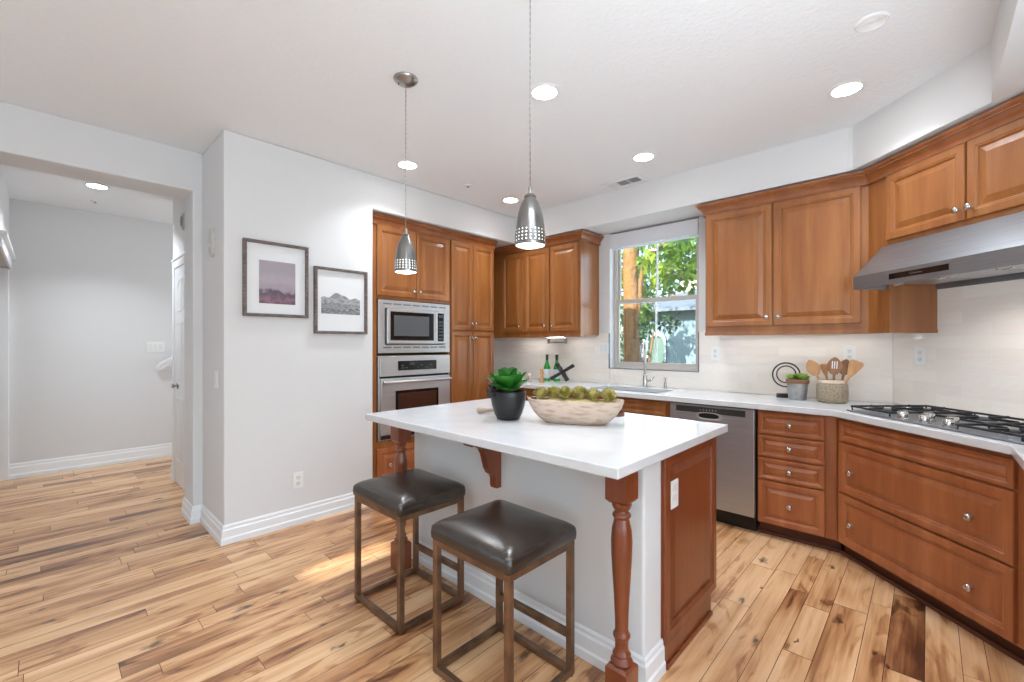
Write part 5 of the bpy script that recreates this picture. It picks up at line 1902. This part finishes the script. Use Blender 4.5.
sh = thing('garden_shrub', 'dark green shrub behind the tree trunk outside the window', 'shrub', (-4.5, 8.3, -0.12))
o1 = Vector((-4.5, 8.3, -0.12))
mb = MB()
for (u, v, y, rad, cnt) in ((643, 322, 8.6, (0.26, 0.3, 0.50), 330), (668, 322, 9.2, (0.3, 0.2, 0.2), 120), (640, 350, 8.4, (0.22, 0.3, 0.5), 160), (666, 368, 9.7, (0.2, 0.1, 0.2), 50), (622, 340, 9.5, (0.5, 0.3, 0.9), 260)):
    foliage(wp(u, v, y) - o1, rad, cnt, 0.11, rnd, mb)
mb.build('foliage', 'treeleafdk', sh)
mb = MB()
for dx in (-0.3, 0.0, 0.35):
    mb.tube([(dx * 0.4, 0, 0), (dx, 0.1, 0.8), (dx * 1.4, 0.1, 1.7)], [0.04, 0.03, 0.015], 7)
mb.build('stems', 'bark', sh)

gw = thing('garden_house', 'pale blue stucco house with an arched window outside', 'house', (0, 0, 0))
ya = 10.2
pA = wp(645, 366, ya)
pB = wp(669, 366, ya)
zt = wp(657, 331, ya).z
xc, hw = (pA.x + pB.x) / 2, (pB.x - pA.x) / 2 - 0.05
arch = [(xc - hw, 0.75), (xc + hw, 0.75)] + [(xc + hw * cos(a), zt - hw + hw * sin(a)) for a in [pi * k / 14 for k in range(15)]]
wl, wr_, wt = -5.35, -1.5, 2.12
mb = MB()
mb.prism([(wl, -0.12), (wr_, -0.12), (wr_, wt), (wl, wt)], -ya - 0.25, -ya, holes=[arch[::-1]], mx=RX(pi / 2))
mb.build('wall', 'stucco', gw)
inner = [(xc + (x - xc) * 0.80, 0.75 + (z - 0.75) * 0.88) for x, z in arch]
mb = MB()
mb.rings([[(x, ya - 0.05, z) for x, z in arch], [(x, ya - 0.05, z) for x, z in inner], [(x, ya + 0.06, z) for x, z in inner], [(x, ya + 0.06, z) for x, z in arch]], False, False)
aw = mb.build('window_frame', 'archtrim', gw)
MB().rings([[(x, ya + 0.05, z) for x, z in arch], [(x, ya + 0.06, z) for x, z in arch]]).build('window_pane', mat('garden_house_glass', srgb(96, 128, 118), 0.15, spec=0.8), aw)
mb = MB().add([(wl - 0.3, ya - 0.45, wt - 0.05), (wr_, ya - 0.45, wt - 0.05), (wr_, ya + 3.2, wt + 1.0), (wl + 1.6, ya + 3.2, wt + 1.0), (wl - 0.3, ya - 0.45, wt + 0.03), (wr_, ya - 0.45, wt + 0.03), (wr_, ya + 3.2, wt + 1.1), (wl + 1.6, ya + 3.2, wt + 1.1)],
              [(0, 1, 2, 3), (4, 5, 6, 7), (0, 1, 5, 4), (1, 2, 6, 5), (2, 3, 7, 6), (3, 0, 4, 7)])
mb.build('roof', 'roof', gw)
h2 = thing('neighbour_house', 'cream house with a flat eave farther off outside the window', 'house', (0, 0, 0))
p0_, p1_ = wp(680, 290, 15), wp(720, 290, 15)
MB().box(p0_.x, p1_.x + 3, 15, 17, -0.12, wp(690, 275, 15).z).build('wall', 'stuccoc', h2)
MB().box(p0_.x - 0.4, p1_.x + 3, 14.6, 17.3, wp(690, 275, 15).z, wp(690, 275, 15).z + 0.18).build('roof', 'roof', h2)

# screen of far trees
ft = thing('background_tree', 'row of loose green trees far beyond the houses', 'tree', (-7.5, 17.0, -0.12))
mb = MB()
o2 = Vector((-7.5, 17.0, -0.12))
for (u, v, y, rad, cnt) in ((640, 290, 17, (2.2, 0.6, 1.6), 480), (690, 240, 18, (1.6, 0.6, 1.0), 300), (620, 330, 16, (1.2, 0.6, 1.6), 260)):
    foliage(wp(u, v, y) - o2, rad, cnt, 0.34, rnd, mb)
mb.build('foliage', 'treeleafdk', ft)
MB().tube([(0, 0, 0), (0.1, 0, 1.5), (0.2, 0, 3.5)], [0.22, 0.18, 0.1], 9).build('trunk', 'bark', ft)

for o in bpy.data.objects:
    if o.name.startswith('recessed_light') and o.parent is None:
        o['group'] = 'recessed ceiling lights'
